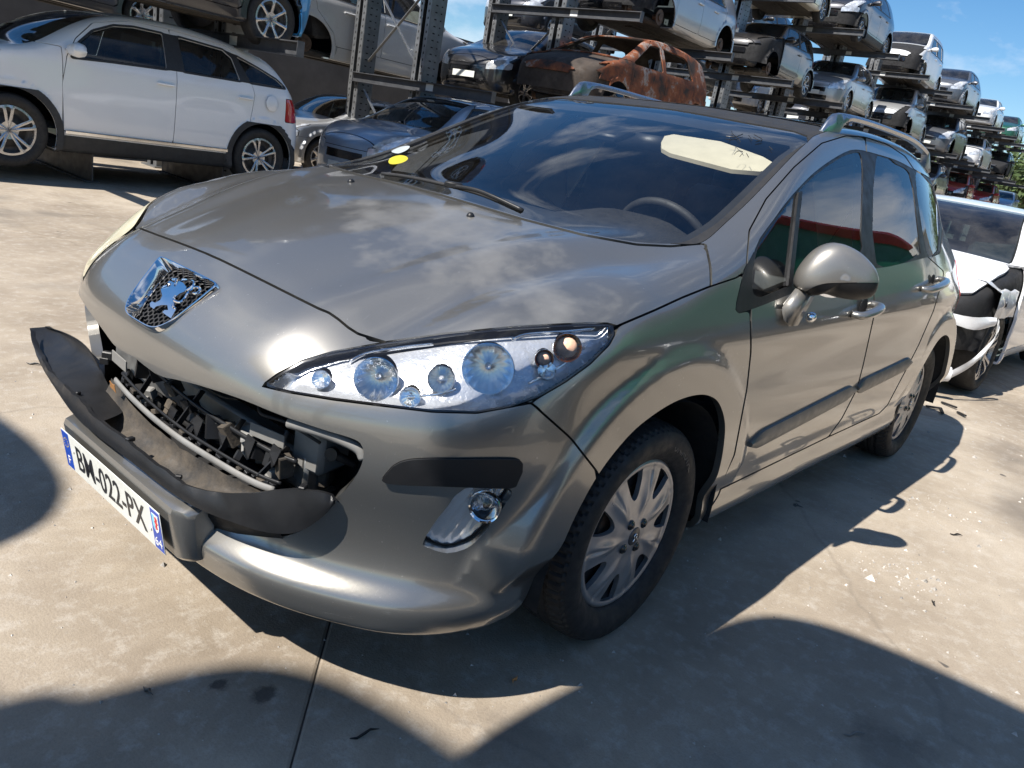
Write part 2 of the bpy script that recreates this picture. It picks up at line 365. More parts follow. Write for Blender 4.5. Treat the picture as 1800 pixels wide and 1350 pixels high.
# ------------------------------------------------------------------ the estate car in front: surface
B_zc=Spl([(1.05,.70),(.95,.775),(.85,.838),(.7,.907),(.5,.977),(.3,1.032),(.1,1.076),(0,1.099),(-.1,1.131),(-.3,1.204),(-.6,1.313),(-.9,1.412),(-1.15,1.480),(-1.4,1.520),(-1.8,1.546),(-2.2,1.538),(-2.6,1.505),(-3.,1.44),(-3.4,1.33)])
B_plan=Spl([(1.0,.62),(.8,.80),(.6,.865),(.4,.886),(0,.895),(-.5,.900),(-1.5,.9055),(-2.7,.893),(-3.1,.845),(-3.35,.79),(-3.57,.71)])
B_sec=Spl([(.15,-.10),(.22,-.062),(.28,-.030),(.35,-.030),(.45,-.012),(.55,-.002),(.64,-.001),(.72,-.010),(.79,-.013),(.85,-.011),(.92,-.026),(.98,-.044),(1.04,-.066),(1.1,-.092),(1.2,-.138),(1.3,-.19),(1.4,-.25),(1.5,-.32)])
B_xf=Spl([(.15,.87),(.22,.928),(.27,.948),(.305,.946),(.335,.918),(.37,.902),(.43,.902),(.5,.920),(.58,.944),(.66,.944),(.72,.932),(.78,.902),(.86,.84),(.95,.75)])
B_g=Spl([(0,0),(.2,.008),(.35,.025),(.45,.05),(.55,.092),(.65,.152),(.72,.205),(.8,.292),(.86,.39),(.92,.52)],True)
B_xr=Spl([(.2,-3.5),(.5,-3.57),(.8,-3.56),(1.0,-3.46),(1.2,-3.3),(1.4,-3.08),(1.5,-2.95)])
WBX=-2.708; WZ=.312
BC=np.array([.884,0,.786])   # badge centre
def flare_r(x,z,cx): return np.hypot(x-cx,(z-WZ))
def hf(P):
    x,y,z=P[...,0],np.abs(P[...,1]),P[...,2]
    q=.36*sstep(.5,.0,x)*sstep(-1.1,-.3,x); cr=.045+.20*sstep(.15,.75,x)
    bul=.040*np.exp(-((y-.70)/.11)**2)*np.exp(-((x-.56)/.16)**2)
    T=B_zc(x+q*y*y)-cr*y*y+bul
    yr=.40+.24*(.74-x); fade=sstep(-.25,.1,x)*sstep(1.0,.8,x)
    T=T+fade*(.013*np.exp(-((y-yr)/.065)**2)-.011*np.exp(-((y-yr-.125)/.05)**2))
    ft=z-T
    dz=.05*sstep(-.3,-2.2,x)
    W=B_plan(x)+B_sec(z-dz*sstep(.7,1.05,z))-.055*sstep(-2.1,-3.2,x)*sstep(.98,1.25,z)-.035*sstep(-2.,-3.2,x)*sstep(.85,1.,z)
    fw=y-W
    ff=x-(B_xf(z)-B_g(y))
    fr=(B_xr(z)+.22*y*y+.25*y**6)-x
    f=smax(ft,fw,.08-.035*sstep(.2,-.3,x))
    f=smax(f,ff,.09)
    f=smax(f,fr,.08)
    for cx,rr in ((.02,.535),(WBX,.50)):
        r=np.hypot(x-cx,z-.30); yf=.899-.085*sstep(.46,.24,z); fl=np.maximum(smax(y-yf,.62*(y-yf)+.785*(r-rr),.02),np.maximum(r-rr-.06,.74-y))
        f=smin(f,np.maximum(fl,z-.92),.02)
    f=smax(f,.222+.0*x-z,.02)
    return f
HV,HN,HT=capsule(hf,200,.011,170,.2,-2.9,lambda x:.64+.12*sstep(-.1,-.8,x),(-48,-8,2.2))
HM=HV*[1,1,1]; HA=np.abs(HV[:,1]); HM[:,1]=HA; HNm=HN.copy(); HNm[:,1]*=np.where(HV[:,1]<0,-1,1)
HQ,HD=proj(HM); FAC=((CAM-HM)*HNm).sum(1)>0
def fpx(poly,sm=0,xmin=-9,xmax=9):
    """distance field on the body of an outline read from the photograph (mirrored to the far side)"""
    poly=smoothpts(poly,sm,True) if sm else np.array(poly,float)
    f=sdf(HQ,poly)*HD/FPX
    return np.where(FAC&(HM[:,0]>xmin)&(HM[:,0]<xmax),f,1.)
X,Y,Z=HV[:,0],HA,HV[:,2]
hood_front=[(200,378),(253.3,400.5),(302,420.5),(385,455.6),(422.8,473.9),(474.5,499.7),(526,525.6),(560.6,542.8),(577.8,549.7),(595,561.5),(612.2,576),(629.5,587),(677.7,602)]
hl_top=[(460.3,678.1),(488.3,657.5),(531,634),(585.6,618.6),(678.9,601.9),(780,587.5),(896.7,575.8),(974.4,571.2),(1040,568.6),(1069,569.2),(1084,574)]
hl_bot=[(1083,583),(1071.7,605),(1036.7,640),(993.9,671),(947.2,698.3),(896.7,715.8),(838.3,725.6),(760.6,723.6),(663.3,712),(585.6,702.2),(507.8,689.4)]
P_hood=hood_front+hl_top[4:]+[(1150,546),(1200,523),(1250,503),(1249,470),(1240,428),(1223,429),(1180,433),(1119,430),(1025,413),(921,386),(779,344),(671,318),(580,280),(400,200),(200,200)]
P_hl=hl_top+hl_bot
P_fender=[(1083,583),(1084,574),(1150,546),(1200,523),(1250,503),(1298,487),(1309,474),(1293,542),(1298,550),(1319,545),(1320,617),(1313,683),(1291,799),(1262,872),(1205,960),(1120,960),(1048,827),(1003.6,770.3),(933.6,708)]+hl_bot[4:0:-1]
P_bump=[(150,360)]+hood_front[:-1]+[(677.7,602)]+hl_top[4::-1]+hl_bot[::-1][:-6]+[(933.6,708),(1003.6,770.3),(1048,827),(1055,900),(1030,1250),(300,1250),(-300,900),(-300,500)]
P_open=[(60,560),(198,604),(272,656),(309,667),(346,676),(420,700),(494,730),(568,755),(617,770),(635,781),(639,804),(628,833),(605.6,863),(585,881),(545,925),(480,945),(400,925),(330,890),(215,815),(60,700)]
P_strip=[(673,844),(679,830.6),(698,813),(733,805),(819,804.5),(902.5,804.5),(916,811),(918,822.8),(910,842),(900.5,855.8),(857.8,855.8),(780,853),(702,850)]
P_fog=[(818.9,857.8),(898.6,859.7),(888.9,885),(865.6,920),(842,947),(818.9,964.7),(784,972.5),(752.8,962.8),(743,955),(760.6,923.9),(787.8,888.9)]
P_door1=[(1312.5,463.7),(1317,405),(1346.7,349.5),(1395.6,294),(1444.5,251.7),(1487,238.7),(1521,241),(1526,300),(1531,440),(1538,545),(1535.5,559),(1517.8,639),(1506.7,683),(1480,735),(1456,768),(1262,862),(1291,799),(1313,683),(1320,617),(1320,545)]
P_door2=[(1521,241),(1560,254),(1591,274.6),(1608,300),(1614,345),(1626,447),(1660,478),(1652,509),(1641,546),(1615,606),(1590,655),(1560,712),(1545,727),(1456,768),(1480,735),(1506.7,683),(1517.8,639),(1535.5,559),(1538,545),(1531,440),(1526,300)]
P_g1=[(1326.5,521),(1331,441),(1363,388.7),(1395.6,346),(1434.8,307),(1477,277.8),(1503,268),(1514,272),(1517.5,310),(1514.6,408),(1511,448),(1440,483),(1386,503)]
P_g2=[(1541,277),(1575,287.6),(1596,299),(1602,315),(1607.6,343),(1619,445),(1617,448.5),(1541.5,464)]
P_g3=[(1609.5,306),(1633.7,320),(1648,339.8),(1653,375.6),(1650,434),(1646.7,441),(1630,445)]
P_wind=[(560,285),(671,313),(779,339),(921,381),(1025,407),(1119.5,424),(1180,427),(1205,424),(1228,412),(1261,391),(1308,347),(1379,276),(1421.7,238.5),(1308,213.8),(1190,192.5),(1048.6,171),(900,140),(560,140)]
P_seal=[(560,270),(671,305),(779,333),(921,375),(1025,402),(1119.5,421),(1200,428),(1236,424),(1275,391),(1322,347),(1393,273),(1429,239),(1440,222),(1190,180),(1048.6,160),(900,130),(560,130)]
P_sail=[(1309,474),(1326,440),(1331,441),(1326.5,521),(1440,483),(1511,448),(1512,455),(1440,497),(1330,541),(1298,551),(1293,542)]
P_pill=[(1515,271),(1541,277),(1541.5,464),(1619,445),(1650,437),(1651,443),(1628,453),(1541.5,474),(1510,458),(1514.6,408),(1517.5,310)]
arch_xz=[(.452,.05),(.44,.334),(.425,.42),(.395,.505),(.335,.602),(.246,.672),(.15,.709),(.05,.729),(-.05,.731),(-.13,.717),(-.2,.685),(-.268,.615),(-.31,.52),(-.325,.447),(-.338,.36),(-.348,.308),(-.355,.05)]
XZ=np.stack([HV[:,0],HV[:,2]],1)
F_arch=sdf(XZ,smoothpts(arch_xz,4,True)); XR=XZ-[WBX,WZ]; F_arch2=np.where(XR[:,1]>-.1,np.hypot(*XR.T)-.385,np.abs(XR[:,0])-.372)
F_arch=np.where(Y>.45,np.minimum(F_arch,F_arch2),1.)
def near(poly,sm=0): return fpx(poly,sm)
F_hl=fpx(P_hl,0,.1); F_hood=fpx(P_hood,0,-.45); F_fender=fpx(P_fender,0,-.6,.7)
F_open=np.where(X>.5,fpx(P_open,3,.45),1.); F_strip=fpx(P_strip,3,.2); F_fog=fpx(P_fog,2,.2)
F_d1=fpx(P_door1,0,-1.9,-.1); F_d2=fpx(P_door2,0,-2.9,-1.)
F_g1=fpx(P_g1,3,-2,-.2); F_g2=fpx(P_g2,3,-2.4,-1.2); F_g3=fpx(P_g3,3,-2.9,-1.7)
F_qbar=fpx([(1402,338),(1409,336),(1391,502),(1383,505)],0,-1.2,-.2)
F_sail=fpx(P_sail,0,-1.6,-.1); F_pill=fpx(P_pill,0,-2.9,-1.)
F_band=fpx([(1323,526),(1326,440),(1360,385),(1393,342),(1432,302),(1475,272.5),(1504,262.5),(1541,270.5),(1577,282),(1609,299),(1636,315),(1651,336),(1657,375),(1654,436),(1648,447),(1620,455),(1541,472),(1511,457),(1440,492),(1386,512)],3,-2.95,-.2)
F_wind=fpx(P_wind,3,-1.6); F_seal0=fpx(P_seal,3,-1.6); F_seal=np.maximum(F_seal0,-F_wind)
F_bump=np.where(FAC,sdf(HQ,np.array(P_bump,float))*HD/FPX,1.); F_bump=np.where((X>.30),F_bump,1.)
F_bump=np.where((Z<.26)&(X>.3),np.minimum(F_bump,.30-X),F_bump)
# badge opening: outline on a plane through the badge
BNn=grad(BC[None],hf)[0]; BNn[1]=0; BNn/=np.linalg.norm(BNn); BU=np.array([0,1.,0]); BV=np.cross(BNn,BU); BV*=np.sign(BV[2])
HITB=march(CAM,(BC-CAM)/np.linalg.norm(BC-CAM),hf); 
badge_px=[(216,541),(219,525.7),(227.8,510.6),(242.9,489),(260.5,471.6),(280.7,460),(294.5,457),(328.5,472.8),(366,489),(386.5,498.6),(386.5,504),(366,518),(334.8,540.8),(303,563.5),(278,578.6),(268,581),(253,574.8),(234,563.5),(220,551)]
def on_badge(u,v):
    d=pray(u,v); p=CAM+d*(((BC-CAM)@BNn)/(d@BNn)); return ((p-BC)@BU,(p-BC)@BV)
bo=np.array([on_badge(*p) for p in badge_px])
bsym=[(.0,-.089),(.045,-.088),(.072,-.082),(.090,-.068),(.105,-.045),(.119,.0),(.129,.042),(.134,.066),(.126,.076),(.065,.078),(0,.078)]
bsym=np.array(bsym+[(-a,b) for a,b in bsym[-2:0:-1]])
if __name__=='__main__' and globals().get('DEBUG'): print('badge outline',np.round(bo,3).tolist())
bq=np.stack([(HV-BC)@BU,(HV-BC)@BV],1); F_badge=np.where((X>.7)&(Z>.62),sdf(bq,bsym),1.)
F_roof=np.maximum(np.maximum(HA-.545,X+1.02),-(X+2.62)); F_roof=np.where(Z>1.2,np.maximum(F_roof,-np.minimum(F_wind,F_seal)),1.)
F_tail=np.maximum(np.abs(X+3.33)-.14,np.abs(Z-.92)-.13); F_tail=np.where(Y>.35,F_tail,1.)
GAP=.0022
def union(*f):
    r=f[0]
    for k in f[1:]: r=np.minimum(r,k)
    return r
def cut(fs,depth=.014,off=0.,side=None):
    """body surface where every field in fs is negative"""
    fs=fs if isinstance(fs,(list,tuple)) else [fs]
    sel=np.maximum.reduce(fs)<.06; tm=sel[HT].any(1); T=HT[tm]; u,inv=np.unique(T,return_inverse=True); T=inv.reshape(-1,3); V,N,A=HV[u],HN[u],np.stack(fs,1)[u]
    for k in range(len(fs)):
        if not len(T): return V,N,T
        V,N,T,A=clip(V,N,T,A[:,k],A)
    if side is not None:
        m=(V[T][:,:,1].mean(1)*side)>0; T=T[m]; u,inv=np.unique(T,return_inverse=True); V,N,T=V[u],N[u],inv.reshape(-1,3)
    if off: V=V+N*off
    return flange(V,N,T,depth)
def panel(name,f,mat,parent,depth=.014,off=0.,side=None,label=None):
    V,N,T=cut(f,depth,off,side); 
    if not len(T): print('EMPTY',name); return None
    o=obj(name,V,T,mat,parent,normals=N)
    if label: o['label']=label
    return o
M_paint=paint('taupe metallic lacquer',(.262,.255,.238),.74,.30,1.,.10)
M_bump=paint('taupe metallic lacquer, scuffed lower edge',(.262,.255,.238),.74,.30,1.,.14,scuff=1)
M_mirp=paint('taupe metallic lacquer, dusty',(.262,.255,.238),.6,.40,.6,.35)
M_hood=paint('taupe metallic lacquer, clear coat peeling',(.262,.255,.238),.74,.30,1.,.14,faded=1)
M_black=simple('weathered black plastic',(.013,.0135,.015),.42,0,.25,9,bmp=.10,bs=600,dirt=.10,dcol=(.07,.065,.06),spec=.35)
M_gloss=simple('gloss black trim',(.008,.008,.009),.16,0,.2,5,coat=.6)
M_rub=simple('black rubber',(.018,.018,.019),.7,0,.2,12,bmp=.1,bs=300)
M_dark=simple('dark underbody',(.012,.012,.013),.85,0,.3,8)
M_glass=glassm('clear windscreen glass',(.92,.95,.95),1.5,.010)
M_sglass=glassm('tinted side glass',(.80,.88,.86),1.5,.008)
M_roofg=simple('black panoramic roof glass',(.006,.007,.009),.03,0,.2,3,coat=1.)
M_chrome=simple('chrome',(.80,.81,.83),.06,1,.04,20)
M_silver=simple('satin silver rail',(.50,.51,.53),.32,1,.06,20)
M_lens=glassm('headlamp lens',(.96,.97,.98),1.45,.015)
M_old=simple('hazed yellowed headlamp lens',(.60,.56,.40),.22,0,.15,7,coat=.6)
M_amber=glassm('amber bulb glass',(.95,.42,.10),1.5,.03)
M_ref=simple('lamp reflector',(.93,.94,.95),.16,1,.03,30)
car=tag(empty('estate_car'),'taupe metallic estate car with torn front bumper grille, nearest the camera','car')
hood=panel('hood',[F_hood+.003,-F_seal0-.001],M_hood,car)
fend=[panel('front_fender',[F_fender+GAP,-F_arch],M_paint,car,.02,side=s) for s in (1,-1)]
bumper=panel('front_bumper',[F_bump+.0025,-F_open,-F_strip,-F_fog,-F_badge,-F_arch,-F_hl-.002],M_bump,car,.03,label='front bumper skin with the lower grille broken out')
for s in (1,-1):
    d=panel('front_door',[F_d1+GAP,-F_band-.0005,-F_sail],M_paint,car,.02,side=s)
    g=panel('window',F_g1-.001,M_sglass,d,0,-.004,s)
    panel('mirror_sail',[F_sail,-F_band-.0005],M_black,d,.01,-.001,s)
    d2=panel('rear_door',[F_d2+GAP,-F_band-.0005,-F_arch],M_paint,car,.02,side=s)
    panel('window',F_g2-.001,M_sglass,d2,0,-.004,s)
    panel('window_trim',[F_band,-F_g1,-F_g2,-F_g3],M_black,car,.008,-.0015,s)
    panel('quarter_window',F_g3-.001,M_sglass,car,0,-.004,s)
    panel('quarter_bar',[F_qbar],M_black,d,.01,.004,s)
    st=panel('bumper_strip',F_strip+.001,M_black,bumper,.03,.008,s)
    panel('tail_light',F_tail+.002,simple('red tail lamp',(.45,.01,.012),.1,0,.1,9,coat=1),car,.02,.002,s)
wind=panel('windscreen',F_wind-.002,M_glass,car,0,-.004)
seal=panel('windscreen_seal',[F_seal0,-F_wind,-F_hood-.001],M_rub,car,.01,-.001)
roofg=panel('glass_roof',F_roof+.002,M_roofg,car,.01,.001)
shell_f=[GAP-k for k in (F_hood-.001,F_fender,F_bump,F_hl,F_d1,F_d2,F_seal0,F_wind,F_roof,F_arch,F_tail,F_band,F_sail)]
shell=panel('body_shell',shell_f,M_paint,car,.02)
# inner skin behind the gaps
inn=[-(F_wind+.03),-(F_g1+.012),-(F_g2+.012),-(F_g3+.012),-F_open,-(F_arch-.015),-(F_hl+.004),-(F_fog+.004),-F_badge]
panel('inner_structure',inn,M_dark,car,0,-.024)
# ------------------------------------------------------------------ the estate car: details
def hitb(u,v): return march(CAM,pray(u,v),hf)
def wallpt(u,v,X0): return march(CAM,pray(u,v),lambda P:P[...,0]-(X0-B_g(np.abs(P[...,1]))))
def nrm(p): return grad(np.asarray(p,float)[None],hf)[0]
def surf_pts(px): return np.array([hitb(*p) for p in px])
def cylx(c,r,h,axis,n=24): return MB().lathe([(0,0),(r,0),(r,h),(0,h)],n,basis(np.array(axis,float)),c)
M_beige=simple('beige cloth trim',(.55,.50,.38),.8,0,.08,15)
M_seat=simple('charcoal seat cloth',(.060,.060,.064),.85,0,.2,14,bmp=.2,bs=400)
M_dash=simple('soft black dashboard',(.020,.020,.021),.62,0,.15,14,bmp=.2,bs=700)
M_dust=simple('black plastic under brown dust',(.026,.024,.022),.75,0,.3,14,bmp=.3,bs=200,dirt=.55,dcol=(.21,.165,.115))
M_alu=simple('bare aluminium beam',(.30,.30,.29),.55,.9,.15,12,dirt=.25,dcol=(.22,.19,.15))
M_greyp=simple('grey structural plastic',(.20,.20,.195),.6,0,.2,10,dirt=.4,dcol=(.24,.20,.15))
M_tyre=simple('worn tyre rubber',(.016,.016,.0165),.68,0,.25,16,bmp=.12,bs=300,dirt=.18,dcol=(.05,.047,.042))
M_cap=simple('silver wheel trim',(.42,.42,.43),.36,.7,.12,14,dirt=.25,dcol=(.16,.145,.125))
M_disc=simple('rusty brake disc',(.13,.085,.06),.6,.7,.3,20)
M_white=simple('white print',(.82,.82,.80),.5,0,.03,30)
M_plate=simple('number plate reflective face',(.74,.75,.70),.35,0,.05,40,dirt=.15,dcol=(.5,.46,.38))
M_blue=simple('plate blue band',(.02,.07,.42),.35,0,.1,40)
M_ink=simple('black plate lettering',(.02,.02,.022),.4,0,.1,40)
def _boxm(c,s): m=MB().box(c,s); return m.v,m.f
def _lath(c,r,h): m=MB().lathe([(0,-h/2),(r,-h/2),(r,h/2),(0,h/2)],16,basis(np.array([1,.6,.2])/1.2),c); return m.v,m.f
# badge
def badge():
    O=BC-BNn*.004
    def ring(pl,d): return np.array([O+BU*a+BV*b+BNn*d for a,b in pl])
    pl=smoothpts(bsym,3,True); cen=np.array([0,-.004])
    sc_=lambda k:cen+(pl-cen)*k
    prof=[(1.0,-.012),(1.0,.004),(.985,.0065),(.96,.0065),(.945,.003),(.925,-.003),(.86,-.022),(.84,-.03)]
    root=MB().grid(np.stack([ring(sc_(k),d) for k,d in prof],1),closed_u=True).build('grille_emblem',M_chrome,car,auto=40)
    root['label']='chrome shield emblem with a standing lion on black honeycomb'
    MB().prism(sc_(.86).tolist(),-.002,O-BNn*.046,BU,BV,BNn).build('backing',M_dark,root)
    hx=MB(); s=.0085
    for i in range(-16,17):
        for j in range(-12,13):
            c=np.array([s*1.5*i,s*math.sqrt(3)*(j+.5*(i%2))])
            if sdf(c[None],sc_(.86))[0]>-.003: continue
            o=[c+s*np.array([math.cos(k*math.pi/3),math.sin(k*math.pi/3)]) for k in range(6)]; q=[c+(p-c)*.72 for p in o]
            A=[O+BU*p[0]+BV*p[1]-BNn*.028 for p in o]+[O+BU*p[0]+BV*p[1]-BNn*.026 for p in q]+[O+BU*p[0]+BV*p[1]-BNn*.036 for p in q]
            hx.add(A,[(k,(k+1)%6,6+(k+1)%6,6+k) for k in range(6)]+[(6+k,6+(k+1)%6,12+(k+1)%6,12+k) for k in range(6)])
    h=hx.build('honeycomb_mesh',simple('matt black mesh',(.03,.03,.032),.5),root); h['kind']='stuff'
    # lion drawn from strokes on the badge plane
    def pp(l): return [on_badge(190+a/7.94,430+b/7.94) for a,b in l]
    body=pp([(800,440),(860,470),(930,445),(985,470),(1030,530),(1000,590),(930,620),(880,660),(850,740),(850,800),(880,840),(850,890),(810,965),(740,920),(690,880),(720,850),(770,850),(760,780),(680,780),(600,800),(570,835),(520,800),(515,755),(545,730),(590,750),(660,710),(690,650),(670,560),(720,520),(780,490),(770,460)])
    lb=MB().prism(body,.010,O-BNn*.022,BU,BV,BNn)
    strokes=[[(950,435),(1020,425),(1090,440),(1140,470),(1120,520),(1060,560),(1010,590)],[(870,650),(855,700),(880,730),(940,745),(1000,700),(1050,620),(1110,560),(1170,535),(1215,545),(1215,590),(1160,625),(1120,610)],[(820,405),(860,425),(895,425),(885,470),(865,515)],[(690,530),(740,525),(790,500),(800,470)],[(850,745),(845,800),(880,835)]]
    for s_ in strokes:
        pts=smoothpts(pp(s_),4); P=np.array([O+BU*a+BV*b-BNn*.012 for a,b in pts]); n=len(P); lb.tube(P,np.clip(np.minimum(np.arange(n),np.arange(n)[::-1])*.0012+.0018,0,.0036),8)
    lb.build('lion',M_chrome,root,auto=35)
badge()
# number plate on its carrier
PO=np.array([.9957,0,.3186]); PN=np.array([1,0,-.187]); PN/=np.linalg.norm(PN); PU=np.array([0,1.,0]); PV=np.cross(PN,PU); PV*=np.sign(PV[2])
def plate():
    m=MB(); prof=[(.905,.405),(.955,.398),(.985,.385),(.990,.372),(.968,.262),(.955,.252),(.905,.25)]
    P=[]
    for y,k in ((-.318,.0),(-.312,.35),(-.300,.62),(-.285,1),(.275,1),(.292,.7),(.304,.4),(.310,.0)): P.append([(.905+(a-.905)*(.55+.45*k),y,.325+(b-.325)*(.86+.14*k)) for a,b in prof])
    m.grid(np.array(P)); 
    for e in (0,7): m.add(P[e],[tuple(range(7))])
    c=m.build('plate_carrier',M_paint,bumper,auto=32)
    r=tag(MB().box((0,0,0),(.52,.11,.0018),bev=.0006).build('number_plate',M_plate,car,auto=40))
    r.matrix_world=Matrix(((PU[0],PV[0],PN[0],PO[0]),(PU[1],PV[1],PN[1],PO[1]),(PU[2],PV[2],PN[2],PO[2]),(0,0,0,1)))
    def ptxt(s,size,x,y,mat,nm,sx=1.,bold=.0):
        V,F=text_mesh(s,size,.0004,3,0,bold); V=V*[sx,1,1]+[x,y,.0018]; return obj(nm,V,F,mat,r,smooth=False)
    ptxt('BM-022-PX',.098,.0,-.002,M_ink,'lettering',.80,.0004)
    for sx,nm in ((-1,'country_band'),(1,'region_band')):
        b=MB().box((sx*.2375,0,.0012),(.041,.104,.0008)).build(nm,M_blue,r)
        if sx<0:
            ptxt('F',.034,-.2375,-.030,M_white,'band_letter')
            st=MB()
            for k in range(12):
                a=k*math.pi/6; st.lathe([(0,.0020),(.0021,.0020)],5,None,(-.2375+.0125*math.cos(a),.022+.0125*math.sin(a),0))
            s_=st.build('band_stars',simple('yellow print',(.8,.62,.05),.5),r); s_['kind']='stuff'
        else:
            ptxt('64',.034,.2375,-.032,M_white,'band_number')
            sh=[(-.014,.042),(.014,.042),(.014,.012),(.010,.002),(0,-.006),(-.010,.002),(-.014,.012)]
            MB().prism(sh,.0008,(.2375,0,.0014),np.array([1,0,0]),np.array([0,1,0]),np.array([0,0,1])).build('crest',M_white,r)
            MB().prism([(-.013,.041),(-.004,.041),(-.004,.0),(-.010,.004),(-.013,.012)],.0006,(.2375,0,.0020),np.array([1,0,0]),np.array([0,1,0]),np.array([0,0,1])).build('crest_field',simple('pale blue print',(.25,.6,.75),.5),r)
            MB().prism([(-.001,.036),(.005,.038),(.010,.033),(.007,.026),(.011,.022),(.006,.016),(.008,.008),(.002,.004),(-.002,.010),(.001,.018),(-.003,.024),(.001,.029)],.0006,(.2375,0,.0024),np.array([1,0,0]),np.array([0,1,0]),np.array([0,0,1])).build('crest_lion',simple('red print',(.65,.03,.03),.5),r)
    for x,y in ((-.2,.012),(.205,-.008)): cylx((x,y,.001),.005,.0022,(0,0,1),12).build('screw',M_white,r,auto=30)
plate()
# torn-off black grille surround hanging in front
def surround():
    lo=[(60,606),(74,645),(90,672),(107,698),(124,722),(146,746),(172,767),(235,815),(287,856),(346,893),(420,922),(476,937),(524,935),(568,908),(588,884)]
    up=[(54,580),(66,618),(82,645),(104,668),(124,688),(142.6,707),(176,741),(235,785),(287,826),(324,851),(376,865),(439,867),(513,861),(568,866),(589,879)]
    X0=np.array([1.0]*7+[.995,.99,.985,.975,.965,.955,.945,.94])
    def cu(px,dx):
        out=[wallpt(u,v,x0+dx) for (u,v),x0 in zip(px,X0)]; f0=[i for i,p in enumerate(out) if p is not None][0]
        for i in range(f0-1,-1,-1): out[i]=onp(px[i][0],px[i][1],0,out[f0][0]-.02*(f0-i))
        return smoothpts(np.array(out),4)
    A=cu(lo,.0);Bq=cu(up,-.004); n=len(A)
    nr=[]
    for i in range(n):
        tg=A[min(i+1,n-1)]-A[max(i-1,0)]; k=np.cross(tg,Bq[i]-A[i]); k/=np.linalg.norm(k)+1e-9; nr.append(k if k[0]>0 else -k)
    nr=np.array(nr); t=.003; m=MB(); wob=np.array([.0025*math.sin(i*.9)+.002*math.sin(i*2.3) for i in range(n)])[:,None]
    ks=np.linspace(0,1,6); rows=[A+(Bq-A)*k+nr*(.004*math.sin(math.pi*k))+nr*wob*k for k in ks]+[Bq-nr*.010+nr*wob,Bq-nr*.012+[0,0,-.004]+nr*wob]+[A+(Bq-A)*k-nr*t+nr*wob*k for k in ks[::-1]]
    m.grid(np.stack(rows,1),closed_v=True); o=m.build('grille_surround',M_black,car,auto=38); o['label']='torn black plastic grille surround hanging off the bumper'
    # the far end turns back: its inner face shows
    c1=smoothpts(np.array([onp(u,v,0,x) for (u,v),x in zip([(52,577),(60,605),(76,640),(105,669),(142,707),(176,742)],(.88,.90,.93,.965,.985,.99))]),4); c2=smoothpts(np.array([onp(u,v,0,x) for (u,v),x in zip([(78,574),(112,585),(142,602),(164,628),(182,668),(205,716)],(.84,.84,.85,.86,.88,.90))]),4)
    rr=[c1+(c2-c1)*k+np.array([-.03,0,0])*math.sin(math.pi*k) for k in np.linspace(0,1,8)]; rr2=[q+np.array([-.004,-.002,0]) for q in rr[::-1]]
    MB().grid(np.stack(rr+rr2,1),closed_v=True).build('surround_flap',M_black,o,auto=38)
    # fixing tabs along the rim
    for i,z_ in ((17,.7),(27,1.1),(34,.8),(49,1.2)): MB().box(Bq[i]-nr[i]*.012+[0,0,.001],(.012*z_,.018*z_,.010),Matrix.Rotation(i*.3,3,'Z'),.002).build('fixing_tab',M_black,o)
surround()
